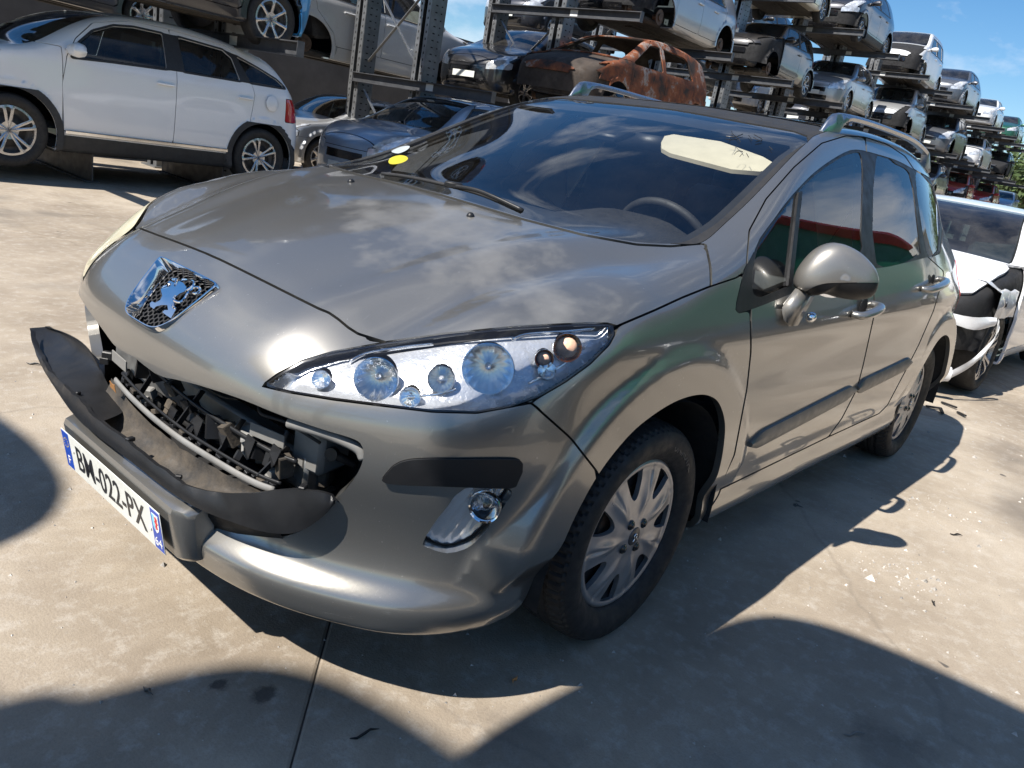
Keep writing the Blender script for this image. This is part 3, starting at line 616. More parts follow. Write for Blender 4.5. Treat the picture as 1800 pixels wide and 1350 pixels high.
def inside_bumper():
    """what shows behind the torn grille"""
    root=obj('crash_structure',*_boxm((.70,0,.36),(.02,1.0,.02)),M_dark,car)
    root['label']='exposed plastic and metal behind the torn grille'
    def line(px,x0,x1=None):
        n=len(px); x1=x0 if x1 is None else x1; return np.array([wallpt(u,v,x0+(x1-x0)*i/(n-1)) for i,(u,v) in enumerate(px)])
    # dusty air deflector sloping back from the surround to the grey bar
    lo_=smoothpts(line([(150,712),(176,745),(235,792),(287,832),(324,857),(376,872),(440,880),(490,884)],.962,.925),4); up_=smoothpts(line([(196,664),(218,694),(258,738),(306,778),(352,808),(404,838),(452,860),(494,872)],.905,.90),4)
    rng=np.random.default_rng(3); rows=[]
    for k in np.linspace(0,1,7): rows.append(lo_+(up_-lo_)*k+np.array([-.012,0,-.010])*math.sin(math.pi*k)+rng.normal(0,.0009,lo_.shape))
    MB().grid(np.stack(rows,1)).build('air_deflector',M_dust,root,smooth=True)
    MB().grid(np.stack([lo_,lo_+[.004,0,-.05],lo_+[-.02,0,-.09]],1)).build('deflector_skirt',M_black,root,auto=40)
    # grey bar and the slats behind it
    bp=[(203,668),(226,694),(264,730),(312,768),(360,799),(412,830),(450,850),(482,862)]
    def off(px,du,dv): return [(u+du,v+dv) for u,v in px]
    MB().tube(smoothpts(line(bp,.905),5),.0085,8,flat=.55).build('grille_bar',M_greyp,root,smooth=True)
    for (du,dv,x,r,mt) in ((12,-12,.892,.0045,M_black),(40,-50,.872,.006,M_black)): MB().tube(smoothpts(line(off(bp,du,dv),x),5),r,6,flat=.7).build('grille_bar',mt,root,smooth=True)
    P=smoothpts(line(off(bp,12,-10),.888),6); Q=smoothpts(line(off(bp,52,-70),.862),6); n=len(P); rg=random.Random(4)
    for k,i in enumerate((3,7,12,16,21,25,30,34,38)):
        i=min(i,n-2); a,b=P[i],Q[i]; w_=rg.uniform(.016,.034); c=a+(b-a)*rg.uniform(.35,.6); R_=Matrix.Rotation(rg.uniform(-.5,.5),3,'Y')@Matrix.Rotation(rg.uniform(-.5,.5),3,'Z')@Matrix.Rotation(rg.uniform(-.35,.35),3,'X')
        q=MB(); h_=rg.uniform(.03,.055); q.box(c,(.004,w_,h_),R_); q.box(c+np.array(R_@Vector((-.014,w_/2,0))),(.03,.003,h_),R_); q.box(c+np.array(R_@Vector((-.014,-w_/2,0))),(.03,.003,h_*.9),R_); q.box(c+np.array(R_@Vector((-.012,0,h_/2))),(.028,w_,.003),R_); q.build('broken_clip',(M_black,M_black,M_dust)[k%3],root)
        if k%2: MB().bar(a+[0,.01,0],b+[-.01,rg.uniform(-.02,.02),rg.uniform(-.012,.004)],.014,.004,(0,1,0)).build('grille_strut',M_black,root)
    for i in range(2,n-1,2):
        c=P[i]+np.array([.004,0,-.004]); MB().box(c,(.012,rg.uniform(.010,.022),rg.uniform(.006,.014)),Matrix.Rotation(rg.uniform(-.4,.4),3,'X'),.001).build('bar_tab',M_black if i%3 else M_dust,root)
    for k,(u,v,x,s_) in enumerate(((190,625,.87,.03),(225,660,.86,.03),(262,690,.855,.035),(300,712,.85,.03),(345,735,.85,.04),(395,752,.85,.04),(440,770,.845,.05),(470,790,.84,.04),(420,800,.86,.03),(360,770,.86,.03),(480,830,.85,.035))):
        c=wallpt(u,v,x)
        if c is None: c=onp(u,v,0,x-.05)
        R_=Matrix.Rotation(.6*math.sin(k*1.3),3,'Y')@Matrix.Rotation(.7*math.cos(k*2.7),3,'Z'); q=MB(); q.box(c,(s_*.6,s_,s_*.8),R_,.003); q.box(c+np.array([.01,.0,-s_*.5]),(.006,s_*.8,s_*.6),R_,.001); q.build('bracket',(M_black,M_black,M_greyp,M_dust)[k%4],root)
    for k in range(5): # torn edges hanging down
        u=300+45*k; c=wallpt(u,712+17*k,.875); V=[c,c+[0,.03,-.004],c+[.012,.028,-.035-.01*(k%2)],c+[.006,.010,-.05],c+[.004,-.004,-.022]]; V=np.array(V); m=MB().add(np.r_[V,V-[.003,0,0]],[(0,1,2,3,4),(9,8,7,6,5)]+[(i,(i+1)%5,5+(i+1)%5,5+i) for i in range(5)]); m.build('torn_plastic',M_black,root)
    MB().bar((.765,-.46,.50),(.765,.46,.50),.05,.09,(0,0,1),.008).build('crash_beam',M_alu,root,auto=40)
    MB().box((.64,0,.52),(.03,.95,.42),None,.004).build('radiator',simple('radiator core',(.05,.05,.052),.55,.6,.3,30,bmp=.5,bs=350),root)
    for s in (-1,1):
        MB().box((.74,s*.44,.56),(.10,.09,.11),Matrix.Rotation(s*.2,3,'Z'),.012).build('beam_end',M_greyp,root,auto=40)
        MB().box((.74,s*.33,.625),(.07,.16,.022),Matrix.Rotation(s*.15,3,'Z'),.006).build('support_panel',M_black,root,auto=40)
    MB().bar((.80,-.52,.645),(.80,.52,.645),.05,.012,(0,0,1),.004).build('lock_carrier',M_black,root)
    for px in ([(172,606),(190,630)],[(198,624),(222,645)],[(440,752),(500,778)]):
        a,b=[wallpt(*q,.865) for q in px]; MB().bar(a,b,.004,.030,(0,0,1),.001).build('strap',M_greyp,root)
    # moulding round the corner aperture on the near side
    px=[(496,742),(530,752),(566,763),(600,777),(622,790),(630,806)]
    P=np.array([hitb(u,v+6)+[-.020,-.008,0] for u,v in px]); MB().tube(smoothpts(P,4),.011,10).build('aperture_rail',M_greyp,root,smooth=True)
    ring=[(506,758),(494,785),(500,812),(518,840),(545,856),(575,861),(602,850)]
    P=np.array([onp(u,v,0,.815-.0016*(u-490)) for u,v in ring]); MB().tube(smoothpts(P,5),.007,8,flat=.6).build('aperture_ring',M_greyp,root,smooth=True)
    c=onp(543,812,0,.745); MB().box(c,(.06,.040,.070),Matrix.Rotation(.5,3,'Z'),.008).build('absorber',simple('pale foam block',(.40,.37,.32),.8,0,.15,20),root,auto=40)
    c=onp(570,826,0,.735); MB().box(c,(.05,.036,.070),Matrix.Rotation(.6,3,'Z'),.006).build('absorber',M_dust,root,auto=40)
    a=onp(584,798,0,.765); b=onp(626,816,0,.72); q=MB().bar(a,b,.020,.016,(0,0,1),.004); q.add(*_lath(a,.014,.016)); q.build('tow_arm',M_black,root,auto=40)
    sh=onp(612,842,0,.64)
    for s in (-1,1): MB().box((sh[0],s*sh[1],sh[2]),(.015,.16,.22),Matrix.Rotation(s*.5,3,'Z'),.004).build('aperture_blackout',M_dark,root)  # added dark panels that black out the bright ground seen through the aperture
    for k in range(4):
        y0=-.35+.22*k; pts=smoothpts([(.82,y0,.62),(.85,y0+.06,.59+.01*k),(.83,y0+.12,.62),(.80,y0+.2,.60)],6); MB().tube(pts,.004,6).build('cable',M_rub,root,smooth=True)
inside_bumper()
lf=MB(); c=wallpt(199,680,.93); pts=[(0,-.017),(.008,-.004),(.014,.004),(.004,.008),(0,.018),(-.006,.007),(-.015,.003),(-.007,-.006)]
lf.prism(pts,.0012,c,np.array([0,.9,.4]),np.array([.3,-.4,.85]),np.array([.9,0,-.2])); tag(lf.build('dry_leaf',simple('dry leaf',(.42,.20,.07),.8,0,.3,60)),'curled brown dry leaf caught in the broken grille','leaf')
# ------------------------------------------------------------------ lamps
def headlamp(side):
    lens=panel('headlight',[F_hl+.0035],M_lens if side>0 else M_old,car,.0,.002,side)
    lens['label']='clear headlight' if side>0 else 'yellowed headlight'
    sx=np.array([1,side,1.])
    V,N,T=cut([F_hl+.004],0,0,1)
    # housing: the lens surface pushed back inside the wing
    ax=np.array([.62,.55,.12]); ax/=np.linalg.norm(ax)
    A=V; fl=(-(F_hl)) ; ctr=V.mean(0)
    E=bedges(T); dep=np.full(len(V),.085)
    d2=np.full(len(V),9.)
    bp_=V[np.unique(E)]
    for i in range(0,len(V),2000): d2[i:i+2000]=np.sqrt(((V[i:i+2000,None]-bp_[None,::4])**2).sum(-1)).min(1)
    dep=.022*np.clip(d2/.018,0,1)**.7+.004
    W=V-N*dep[:,None]
    Wn=N.copy()
    for px_,r_ in (((858,650),.050),((660,668),.042),((563,668),.018),((775,668),.026),((720,700),.02),((957,632),.019),((998,612),.029),((962,652),.018)) if side>0 else ():
        v_=W-hitb(*px_); W,Wn,T=clip(W,Wn,T,r_*.99-np.linalg.norm(v_-(v_@ax)[:,None]*ax,axis=1))
    W[:,1]*=side; T2=T if side>0 else T[:,::-1]
    obj('housing',W,T2,simple('faceted silver lamp housing',(.66,.68,.72),.24,.50,.12,25,bmp=.8,bs=48),lens)
    def bowl(px,r,depth,facets,mat=M_ref,bulb=None,nm='reflector',push=.012):
        p=hitb(*px)*sx; a=ax*sx; B=basis(a); prof=[(r*1.06,.004),(r*1.03,.007),(r,.004)]+[(r*math.sqrt(max(0,1-k)),-depth*k) for k in np.linspace(.06,1,7)]
        na=facets*4; P_=[]
        for i in range(na):
            t_=2*math.pi*i/na; fl_=math.cos(facets*t_)
            P_.append([p-a*push+B@np.array([(r_+(.00018*fl_ if 2<k_<9 else 0))*math.cos(t_),(r_+(.00018*fl_ if 2<k_<9 else 0))*math.sin(t_),h_]) for k_,(r_,h_) in enumerate(prof)])
        MB().grid(np.array(P_),closed_u=True).build(nm,mat,lens,auto=40)
        if bulb is not None: MB().lathe([(0,.012),(.004,.010),(.0065,.004),(.007,-.01),(.006,-.03)],12,B,p-a*(push+depth*.62)).build('bulb',bulb,lens,smooth=True)
    if side<0: return
    tip=simple('bulb glass',(.75,.76,.78),.08,.6,.1,30)
    bowl((858,650),.050,.055,16,bulb=tip); bowl((660,668),.042,.05,14,bulb=tip); bowl((563,668),.018,.02,16)
    bowl((775,668),.026,.022,18,bulb=tip); bowl((720,700),.02,.018,14)
    bowl((957,632),.019,.018,16,bulb=M_amber); bowl((998,612),.029,.022,20,bulb=M_amber); bowl((962,652),.018,.02,14)
    am=hitb(998,612)*sx-ax*sx*.008; MB().lathe([(0,.012),(.012,.009),(.020,.002),(.022,-.006)],20,basis(ax*sx),am).build('indicator_bulb',simple('amber indicator',(.90,.50,.34),.25,0,.25,60),lens,smooth=True)
    am=hitb(957,632)*sx-ax*sx*.008; MB().lathe([(0,.010),(.009,.007),(.013,.001),(.014,-.006)],20,basis(ax*sx),am).build('indicator_bulb',simple('amber indicator',(.90,.50,.34),.25,0,.25,60),lens,smooth=True)
    # chrome ribs across the housing
    for px in ([(610,640),(640,625),(700,615),(760,608)],[(700,705),(760,700),(800,690)],[(900,600),(930,590),(1000,585),(1050,580)],[(930,680),(985,650),(1030,615)]):
        P=np.array([hitb(*q) for q in px])-ax*.03; P=P*sx; MB().tube(smoothpts(P,5),.0045,6,flat=.5).build('chrome_rib',M_ref,lens,smooth=True)
    # dark gasket round the lamp
    V,N,T=cut([F_hl+.0005,-(F_hl+.0040)],.003,.000,side); obj('gasket',V,T,M_gloss,lens,normals=N)
def foglamp(side):
    V,N,T=cut([F_fog-.006],0,-.026,side); sx=np.array([1,side,1.])
    uv,_=proj(V*sx); Vr=V-N*(.0016*np.sin((uv[:,0]*.80+uv[:,1]*.60)*.42))[:,None]
    lens=obj('fog_light',Vr,T,simple('fluted fog reflector',(.90,.91,.93),.20,.75,.04,18),bumper); lens['label']='bright fluted fog light panel'
    V2,N2,T2=cut([F_fog-.005,-F_fog],.03,-.002,side); obj('fog_bezel',V2,T2,M_paint,lens,normals=N2)
    p=hitb(851,893)*sx; a=np.array([.8,.42*side,.05]); a/=np.linalg.norm(a); B=basis(a)
    MB().lathe([(.030,.010),(.033,.012),(.035,.006),(.033,-.006),(.030,-.004),(.027,-.012),(.018,-.026),(0,-.032)],26,B,p-a*.012).build('fog_lamp_bowl',M_chrome,lens,auto=50)
    MB().lathe([(0,.014),(.018,.012),(.029,.007)],26,B,p-a*.012).build('fog_lamp_glass',M_lens,lens,smooth=True)
    MB().lathe([(0,.004),(.007,.003),(.008,-.02)],12,B,p-a*.016).build('bulb',M_gloss,lens,smooth=True)
for s in (1,-1): headlamp(s); foglamp(s)
# ------------------------------------------------------------------ wheels
def wheel_meshes():
    """tyre and trim about local y, outer face towards +y"""
    R=.316; prof=[(.213,.062),(.219,.078),(.228,.086),(.245,.096),(.262,.1015),(.278,.1015),(.292,.097),(.302,.089),(.309,.078),(.3135,.062),(.3155,.04),(.316,.02),(.316,0)]
    full=prof+[(r,-h) for r,h in prof[-2::-1]]; n=288; dn=Spl([(i,p[0]) for i,p in enumerate(full)]); hn=Spl([(i,p[1]) for i,p in enumerate(full)])
    ks=np.linspace(0,len(full)-1,61); r=dn(ks); h=hn(ks); a=np.linspace(0,2*math.pi,n,endpoint=False)
    A,Rr=np.meshgrid(a,r,indexing='ij'); Hh=np.broadcast_to(h,A.shape).copy(); Rr=Rr.copy()
    tread=(Rr>.3005)
    ph=(A*72/(2*math.pi)+np.abs(Hh)*9+.25*np.sin(Hh*60))%1; groove=(ph<.24)&tread&(np.abs(Hh)>.034)
    sip=((A*144/(2*math.pi)-Hh*12)%1<.2)&tread&(np.abs(Hh)<.030)
    circ=(np.abs(np.abs(Hh)-.032)<.004)|(np.abs(Hh)<.0035)
    Rr=Rr-np.where(groove,.0055,0)-np.where(sip,.003,0)-np.where(circ&tread,.007,0)
    m=MB(); m.grid(np.stack([Rr*np.sin(A),Hh,Rr*np.cos(A)],-1),closed_u=True); ty=mesh('tyre',m.v,m.f)
    b_=bmesh.new(); b_.from_mesh(ty)
    for e in b_.edges:
        if len(e.link_faces)==2 and e.calc_face_angle(0)>.45: e.smooth=False
    b_.to_mesh(ty); b_.free()
    # trim: dished disc with seven windows
    na,nr=420,44; rr=np.linspace(.0,.2155,nr); aa=np.linspace(0,2*math.pi,na,endpoint=False); Am,Rm=np.meshgrid(aa,rr,indexing='ij')
    k=(Am*7/(2*math.pi))%1; spoke=np.exp(-((k-.5)/.16)**2)   # spokes at k=.5
    base=Spl([(0,.088),(.03,.087),(.06,.083),(.09,.082),(.14,.078),(.18,.074),(.2,.074),(.209,.076),(.2155,.070)])(Rm)
    hgt=base+.010*spoke*np.exp(-((Rm-.13)/.05)**2)-.006*np.exp(-((k-.5)/.05)**2)*np.exp(-((Rm-.16)/.04)**2)
    P=np.stack([Rm*np.sin(Am),hgt,Rm*np.cos(Am)],-1).reshape(-1,3)
    i=np.arange(na)[:,None]; j=np.arange(nr-1)[None]; q=lambda i,j:(i%na)*nr+j
    T=np.concatenate([np.stack([q(i,j),q(i,j+1),q(i+1,j+1)],-1).reshape(-1,3),np.stack([q(i,j),q(i+1,j+1),q(i+1,j)],-1).reshape(-1,3)])
    kk=np.abs(((k+.5)%1)-.5).ravel(); Rf=Rm.ravel(); arc=kk*2*math.pi/7*Rf
    # window: rounded inside, widening to the rim
    halfw=.013+.42*(Rf-.112); hole=np.maximum(np.maximum(arc-halfw,.114-Rf+6*arc*arc*10),Rf-.197)
    # normals
    me=mesh('tmp',P,T); N=np.array([v.normal[:] for v in me.vertices]); bpy.data.meshes.remove(me)
    fl=N[:,1].mean()<0
    if fl: T=T[:,::-1]; N=-N
    V,N,T=clip(P,N,T,-hole); V,N,T=flange(V,N,T,.014)
    cap=mesh('wheel_trim',V,T,N)
    return ty,cap
TY,CAP=wheel_meshes(); TY.materials.append(M_tyre); CAP.materials.append(M_cap)
def wheel(x,side,steer=0.):
    e=empty('wheel',(x,side*.763,.316)); e.parent=car; e.rotation_euler=(0,0,(0 if side>0 else math.pi)+steer)
    t=link(bpy.data.objects.new('tyre',TY),e); c=link(bpy.data.objects.new('wheel_trim',CAP),e); c.rotation_euler=(0,.25,0)
    MB().lathe([(.0,.045),(.19,.05),(.205,.06),(.214,.062),(.214,-.08)],36,basis(np.array([0,1.,0]))).build('steel_rim',M_dark,e,auto=40)
    MB().lathe([(.0,.052),(.135,.052),(.137,.046),(.135,.04)],36,basis(np.array([0,1.,0]))).build('brake_disc',M_disc,e,auto=40)
    for k in range(4):
        a=.6+k*math.pi/2; q=MB().lathe([(.0,.0935),(.008,.0925),(.0095,.088),(.013,.0885),(.0145,.085)],16,basis(np.array([0,1.,0])),(.048*math.sin(a),0,.048*math.cos(a))); q.build('wheel_bolt',M_gloss,e,smooth=True)
    q=MB().lathe([(0,.0905),(.024,.0900),(.0265,.0885),(.028,.085)],24,basis(np.array([0,1.,0]))); q.build('centre_cap',simple('dull centre cap',(.10,.10,.105),.35,.6,.1,30),e,smooth=True)
    pts=smoothpts([(-.012,.0925,-.010),(-.004,.0925,-.004),(-.006,.0925,.004),(.002,.0925,.010),(.008,.0925,.004),(.004,.0925,-.004),(.010,.0925,-.012)],4); MB().tube(pts,.0022,6).build('cap_emblem',M_chrome,e,smooth=True)
    if side>0 and x>-1:
        V,F=text_mesh('UNIROYAL',.034,.0006,2,0,.0006); out=[]
        for p in V:   # wrap round the sidewall
            a=.62+p[0]/.262; rr=.262+p[1]; out.append((rr*math.sin(-a),.1012+p[2]-abs(p[1])*.05,rr*math.cos(-a)))
        obj('lettering',out,F,simple('moulded rubber lettering',(.055,.055,.056),.5),e,smooth=False)
    return e
for x,s in ((0,1),(0,-1),(WBX,1),(WBX,-1)): wheel(x,s)
for x in (0,WBX):
    for s in (1,-1):
        m=MB(); P=[]; R_=.415 if x==0 else .40
        for y in (.42,.885): P.append([(x+(.03 if x==0 else 0)+R_*math.cos(a),s*y,.30+R_*math.sin(a)) for a in np.linspace(-.08,math.pi+.08,30)])
        m.grid(np.array(P)); m.add([(x,s*.42,.3)]+P[0],[(0,k,k+1) for k in range(1,30)])
        m.build('arch_liner',M_dark,car,smooth=True)
# underbody
MB().box((-1.35,0,.27),(3.6,1.3,.07),None,.02).build('underbody',M_dark,car)
# ------------------------------------------------------------------ mirrors, handles, mouldings, rails, wipers
def mirror(side):
    n=np.array([1,1.,0])/math.sqrt(2); k=.30/math.sqrt(2)
    def pl(u,v): d=pray(u,v); return CAM+d*((k-CAM@n)/(d@n))
    out=[(1399,504),(1403,480),(1420,455),(1440,437),(1463,428),(1485,430),(1510,443),(1533,466),(1541,485),(1541,500),(1535,515),(1523,524),(1500,527),(1470,523),(1445,516),(1425,519),(1412,512)]
    Bd=smoothpts([pl(*p) for p in out],4,True); c=pl(1470,482); rs=np.linspace(0,1,12)
    rows=[]
    for r in rs: rows.append(c+(Bd-c)*math.sin(r*math.pi/2)+n*.058*math.cos(r*math.pi/2)**.8+np.array([0,0,0]))
    rows+= [c+(Bd-c)*f-n*d for f,d in ((.985,.022),(.95,.03),(.90,.024),(.0,.022))]
    P=np.stack(rows,1)*[1,side,1]; m=MB(); m.grid(P,closed_u=True); V=np.array(m.v); Tq=np.array(m.f); T=np.r_[Tq[:,[0,1,2]],Tq[:,[0,2,3]]]
    me=mesh('tmp',V,T); N=np.array([v.normal[:] for v in me.vertices]); bpy.data.meshes.remove(me)
    dr=((V-c*[1,side,1])*N).sum(1).mean()
    if dr<0: T=T[:,::-1]; N=-N
    q,_=proj(V*[1,side,1]); ln=np.interp(q[:,0],[1395,1412,1425,1440,1455,1490,1545],[530,516,507,500.5,498,497,496.5]); f=(q[:,1]-ln)*.0017
    V1,N1,T1=clip(V,N,T,f+.0006); V2,N2,T2=clip(V,N,T,-f+.0006)
    root=obj('door_mirror',V1,T1,M_mirp,car,normals=N1); obj('lower_shell',V2-N2*.001,T2,M_black,root,normals=N2)
    a0=pl(1412,505); b0=hitb(1378,566)
    fr=[pl(1397,501)+n*.012,pl(1421,515)+n*.012,hitb(1377,572)+np.array([0,.022,-.004]),hitb(1370,566)+np.array([0,.012,0]),hitb(1366,537)+np.array([0,.010,0])]
    bkp=[q+np.array([-.085,-.010,-.006]) for q in fr]; F_=[tuple(range(5)),tuple(range(5,10))[::-1]]+[(i,(i+1)%5,5+(i+1)%5,5+i) for i in range(5)]
    ar=MB().add(np.array(fr+bkp)*[1,side,1],F_).build('arm',M_mirp,root)
    bm_=bmesh.new(); bm_.from_mesh(ar.data); bmesh.ops.bevel(bm_,geom=bm_.edges[:],offset=.008,segments=3,affect='EDGES'); [setattr(f_,'smooth',True) for f_ in bm_.faces]; bm_.to_mesh(ar.data); bm_.free()
    p=hitb(1409,551); a1=(hitb(1409,553)+np.array([0,.030,0]))*[1,side,1]; MB().lathe([(0,.010),(.010,.008),(.017,0),(.015,-.006)],18,basis(np.array([.8,.55*side,-.1])),a1).build('side_indicator',M_ref,root,smooth=True)
    g=c-n*.026; 
    MB().lathe([(0,0),(.075,0)],24,basis(np.array([-1,-side*.2,0])),g*[1,side,1]+[-.004,0,0]).build('mirror_glass',M_chrome,root)
for s in (1,-1): mirror(s)
def handle(p0,p1,side,door):
    a=hitb(*p0)*[1,side,1]; b=hitb(*p1)*[1,side,1]; o=np.array([0,side,0])
    pts=smoothpts([a+o*.002,a+o*.034+(b-a)*.07,a+(b-a)*.35+o*.044,a+(b-a)*.7+o*.044,b+o*.032-(b-a)*.05,b-o*.002],6); n=len(pts)
    h=MB().tube(pts,.0125+.0035*np.sin(np.linspace(0,math.pi,n)),12,flat=1.2).build('door_handle',M_chrome if 0 else M_paint,door,smooth=True)
    c=(a+b)/2; MB().lathe([(0,.002),(.034,.003),(.040,.0045),(.042,.002)],24,basis(np.array([0,side,0.])),c+o*.0).build('handle_cup',M_dark,h,smooth=True)
D1=[o for o in car.children if o.name.startswith('front_door')]; D2=[o for o in car.children if o.name.startswith('rear_door')]
for i,s in enumerate((1,-1)):
    handle((1496,552),(1533,534),s,D1[i]); handle((1618,507),(1651,490),s,D2[i])
    for (x0,x1,z0,z1,dr) in ((-.50,-1.40,.510,.575,D1[i]),(-1.425,-2.10,.578,.622,D2[i])):
        xs=np.linspace(x0,x1,30); P=[]
        for k,x in enumerate(xs):
            z=z0+(z1-z0)*(x-x0)/(x1-x0); e=min(1,min(k,29-k*1.0 if dr is D1[i] else 29-k)/3.0+.25); row=[]
            for dz,ou in ((-.033,-.004),(-.031,.008),(-.012,.014),(.012,.014),(.029,.008),(.033,-.004)):
                zz=z+dz*e; yy=solve_rays(np.array([[x,0.,zz]]),np.array([[0,1.,0]]),1.2,hf)[0][1]; row.append((x,s*(yy+ou),zz))
            P.append(row)
        m=MB(); m.grid(np.array(P)); m.add(P[0],[tuple(range(6))]); m.add(P[-1],[tuple(range(6))]); m.build('side_moulding',M_paint if 0 else simple('grey-green plastic moulding',(.15,.145,.13),.42,.2,.1,10,dirt=.15),dr,auto=40)
def rail(side):
    xs=np.linspace(-1.205,-2.62,60); P=[]; rb=[]
    def yy(x): return .575+.03*math.sin((x+1.2)/-1.42*math.pi)+.02*(-(x+1.2)/1.42)
    for x in xs:
        t=(x+1.205)/-1.415; y=yy(x); zr=solve_rays(np.array([[x,y,.9]]),np.array([[0,0,1.]]),1.2,hf)[0][2]
        hgt=.058*min(1,(t/.055)**.6)*min(1,((1-t)/.07)**.6); top=zr+hgt+.004; thick=.022+.010*math.exp(-((t-.03)/.04)**2)
        bot=top-thick; foot=(t<.085) or (t>.90)
        if t>.085 and t<.13: bot=top-thick-(.13-t)/.045*.02
        if foot: bot=zr-.01
        w_=.019 if t>.02 else .010
        P.append([(x,side*(y-w_*.7),bot),(x,side*(y-w_),(bot+top)/2),(x,side*(y-w_*.55),top-.003),(x,side*y,top),(x,side*(y+w_*.55),top-.003),(x,side*(y+w_),(bot+top)/2),(x,side*(y+w_*.7),bot)])
    m=MB(); m.grid(np.array(P),closed_v=True); m.add(P[0],[tuple(range(7))]); m.add(P[-1],[tuple(range(7))]); m.build('roof_rail',M_silver,car,auto=55)
for s in (1,-1): rail(s)
def wiper():
    def at(u,v,h): p=hitb(u,v); return p+nrm(p)*h
    A=np.array([at(795,345,.03),at(835,356,.035),at(870,367,.03),at(918,382,.018)])
    r=MB().tube(smoothpts(A,5),.006,8,flat=.7).build('wiper',M_black,car,smooth=True)
    A=np.array([at(672,312,.012),at(720,322,.018),at(790,340,.022),at(850,356,.02),at(915,380,.012)]); MB().tube(smoothpts(A,5),.0055,6).build('wiper_blade',M_rub,r,smooth=True)
    p=at(797,344,.03); MB().box(p,(.035,.05,.018),Matrix.Rotation(.6,3,'Z'),.004).build('wiper_hub',M_black,r,auto=40)
    for k in ((617,320),(827,380)):
        p=hitb(*k); nn=nrm(p); MB().lathe([(0,.010),(.006,.009),(.010,.004),(.0115,-.001)],14,basis(nn),p).build('washer_nozzle',M_black,hood,smooth=True)
wiper()
# cowl strip between bonnet and glass
# ------------------------------------------------------------------ cabin
def cabin():
    r=MB()
    P=[]
    for y in np.linspace(-.74,.74,31):
        e=.36*y*y; c1=.055*math.exp(-((y-.37)/.19)**4); c0=.0
        P.append([(.04-e,y,1.03),(-.12-e*.9,y,1.045),(-.26-e*.7,y,1.052+c1*.5),(-.40-e*.5,y,1.050+c1),(-.49-e*.4,y,1.03+c1*.7),(-.53-e*.3,y,.97),(-.50-e*.3,y,.80),(-.45,y,.60)])
    d=r.grid(np.array(P)).build('dashboard',M_dash,car,smooth=True)
    w=MB(); c=np.array([-.66,.37,.985]); ax=np.array([-.86,0,.5]); B=basis(ax)
    th=np.linspace(0,2*math.pi,48,endpoint=False); w.tube([c+B@np.array([.185*math.cos(t),.185*math.sin(t),0]) for t in th],.015,10,closed=True)
    w.lathe([(0,.02),(.06,.015),(.075,-.01),(.0,-.03)],20,B,c)
    for a in (0,math.pi,-math.pi/2): w.bar(c+B@np.array([.05*math.cos(a),.05*math.sin(a),0]),c+B@np.array([.18*math.cos(a),.18*math.sin(a),0]),.03,.015)
    w.build('steering_wheel',M_dash,car,auto=50)
    for s in (1,-1):
        st=MB(); st.box((-1.12,s*.37,.62),(.52,.50,.16),Matrix.Rotation(.12,3,'Y'),.05); sb=st.build('seat',M_seat,car,auto=50)
        MB().box((-1.46,s*.37,.94),(.15,.48,.64),Matrix.Rotation(-.22,3,'Y'),.06).build('backrest',M_seat,sb,auto=50)
        MB().box((-1.55,s*.37,1.33),(.10,.27,.17),Matrix.Rotation(-.2,3,'Y'),.04).build('headrest',M_seat,sb,auto=50)
        MB().bar((-1.40,s*.735,1.0),(-1.44,s*.575,1.36),.17,.02,(1,0,0),.006).build('pillar_lining',simple('pale beige pillar lining',(.72,.68,.55),.8,0,.05,15),car)
        MB().tube([(-1.42,s*.70,1.25),(-1.40,s*.62,1.0),(-1.2,s*.55,.7)],.012,6,flat=.2).build('seat_belt',M_seat,car)
    bn=MB().box((-2.25,0,.62),(.5,1.3,.2),None,.06).build('rear_bench',M_seat,car,auto=50); MB().box((-2.55,0,.9),(.14,1.3,.6),Matrix.Rotation(-.25,3,'Y'),.05).build('backrest',M_seat,bn,auto=50)
    for y in (-.42,0,.42): MB().box((-2.66,y,1.24),(.08,.24,.14),None,.03).build('headrest',M_seat,bn,auto=50)
    # headlining and lowered sun visor
    P=[[(x,y,float(B_zc(x)-.05*y*y-.055)) for y in np.linspace(-.55,.55,9)] for x in np.linspace(-1.15,-2.9,12)]; MB().grid(np.array(P)).build('headlining',M_beige,car,smooth=True)
    px=[(1166,220),(1180,214),(1290,228),(1338,262),(1372,282),(1350,284),(1300,276),(1190,247),(1165,238)]
    px=[(1164,228),(1170,217),(1186,214),(1270,226),(1345,252),(1366,264),(1364,273),(1340,278),(1290,274),(1180,246),(1165,238)]
    V=[]
    for p in px: q=hitb(*p); V.append(q-nrm(q)*.045)
    V=np.array(V); nn=nrm(hitb(1260,245)); m=MB(); k=len(V); m.add(np.r_[V,V-nn*.014],[tuple(range(k)),tuple(range(k,2*k))[::-1]]+[(i,(i+1)%k,k+(i+1)%k,k+i) for i in range(k)]); m.build('sun_visor',M_beige,car,auto=40)
    V,F=_boxm((-.98,0,1.33),(.05,.22,.06)); obj('rear_view_mirror',V,F,M_black,car)
    p=hitb(1076,220); nn=nrm(p); MB().box(p-nn*.03,(.13,.13,.03),Matrix.Rotation(.33,3,'Y'),.008).build('sensor_cover',M_black,car,auto=40)
cabin()
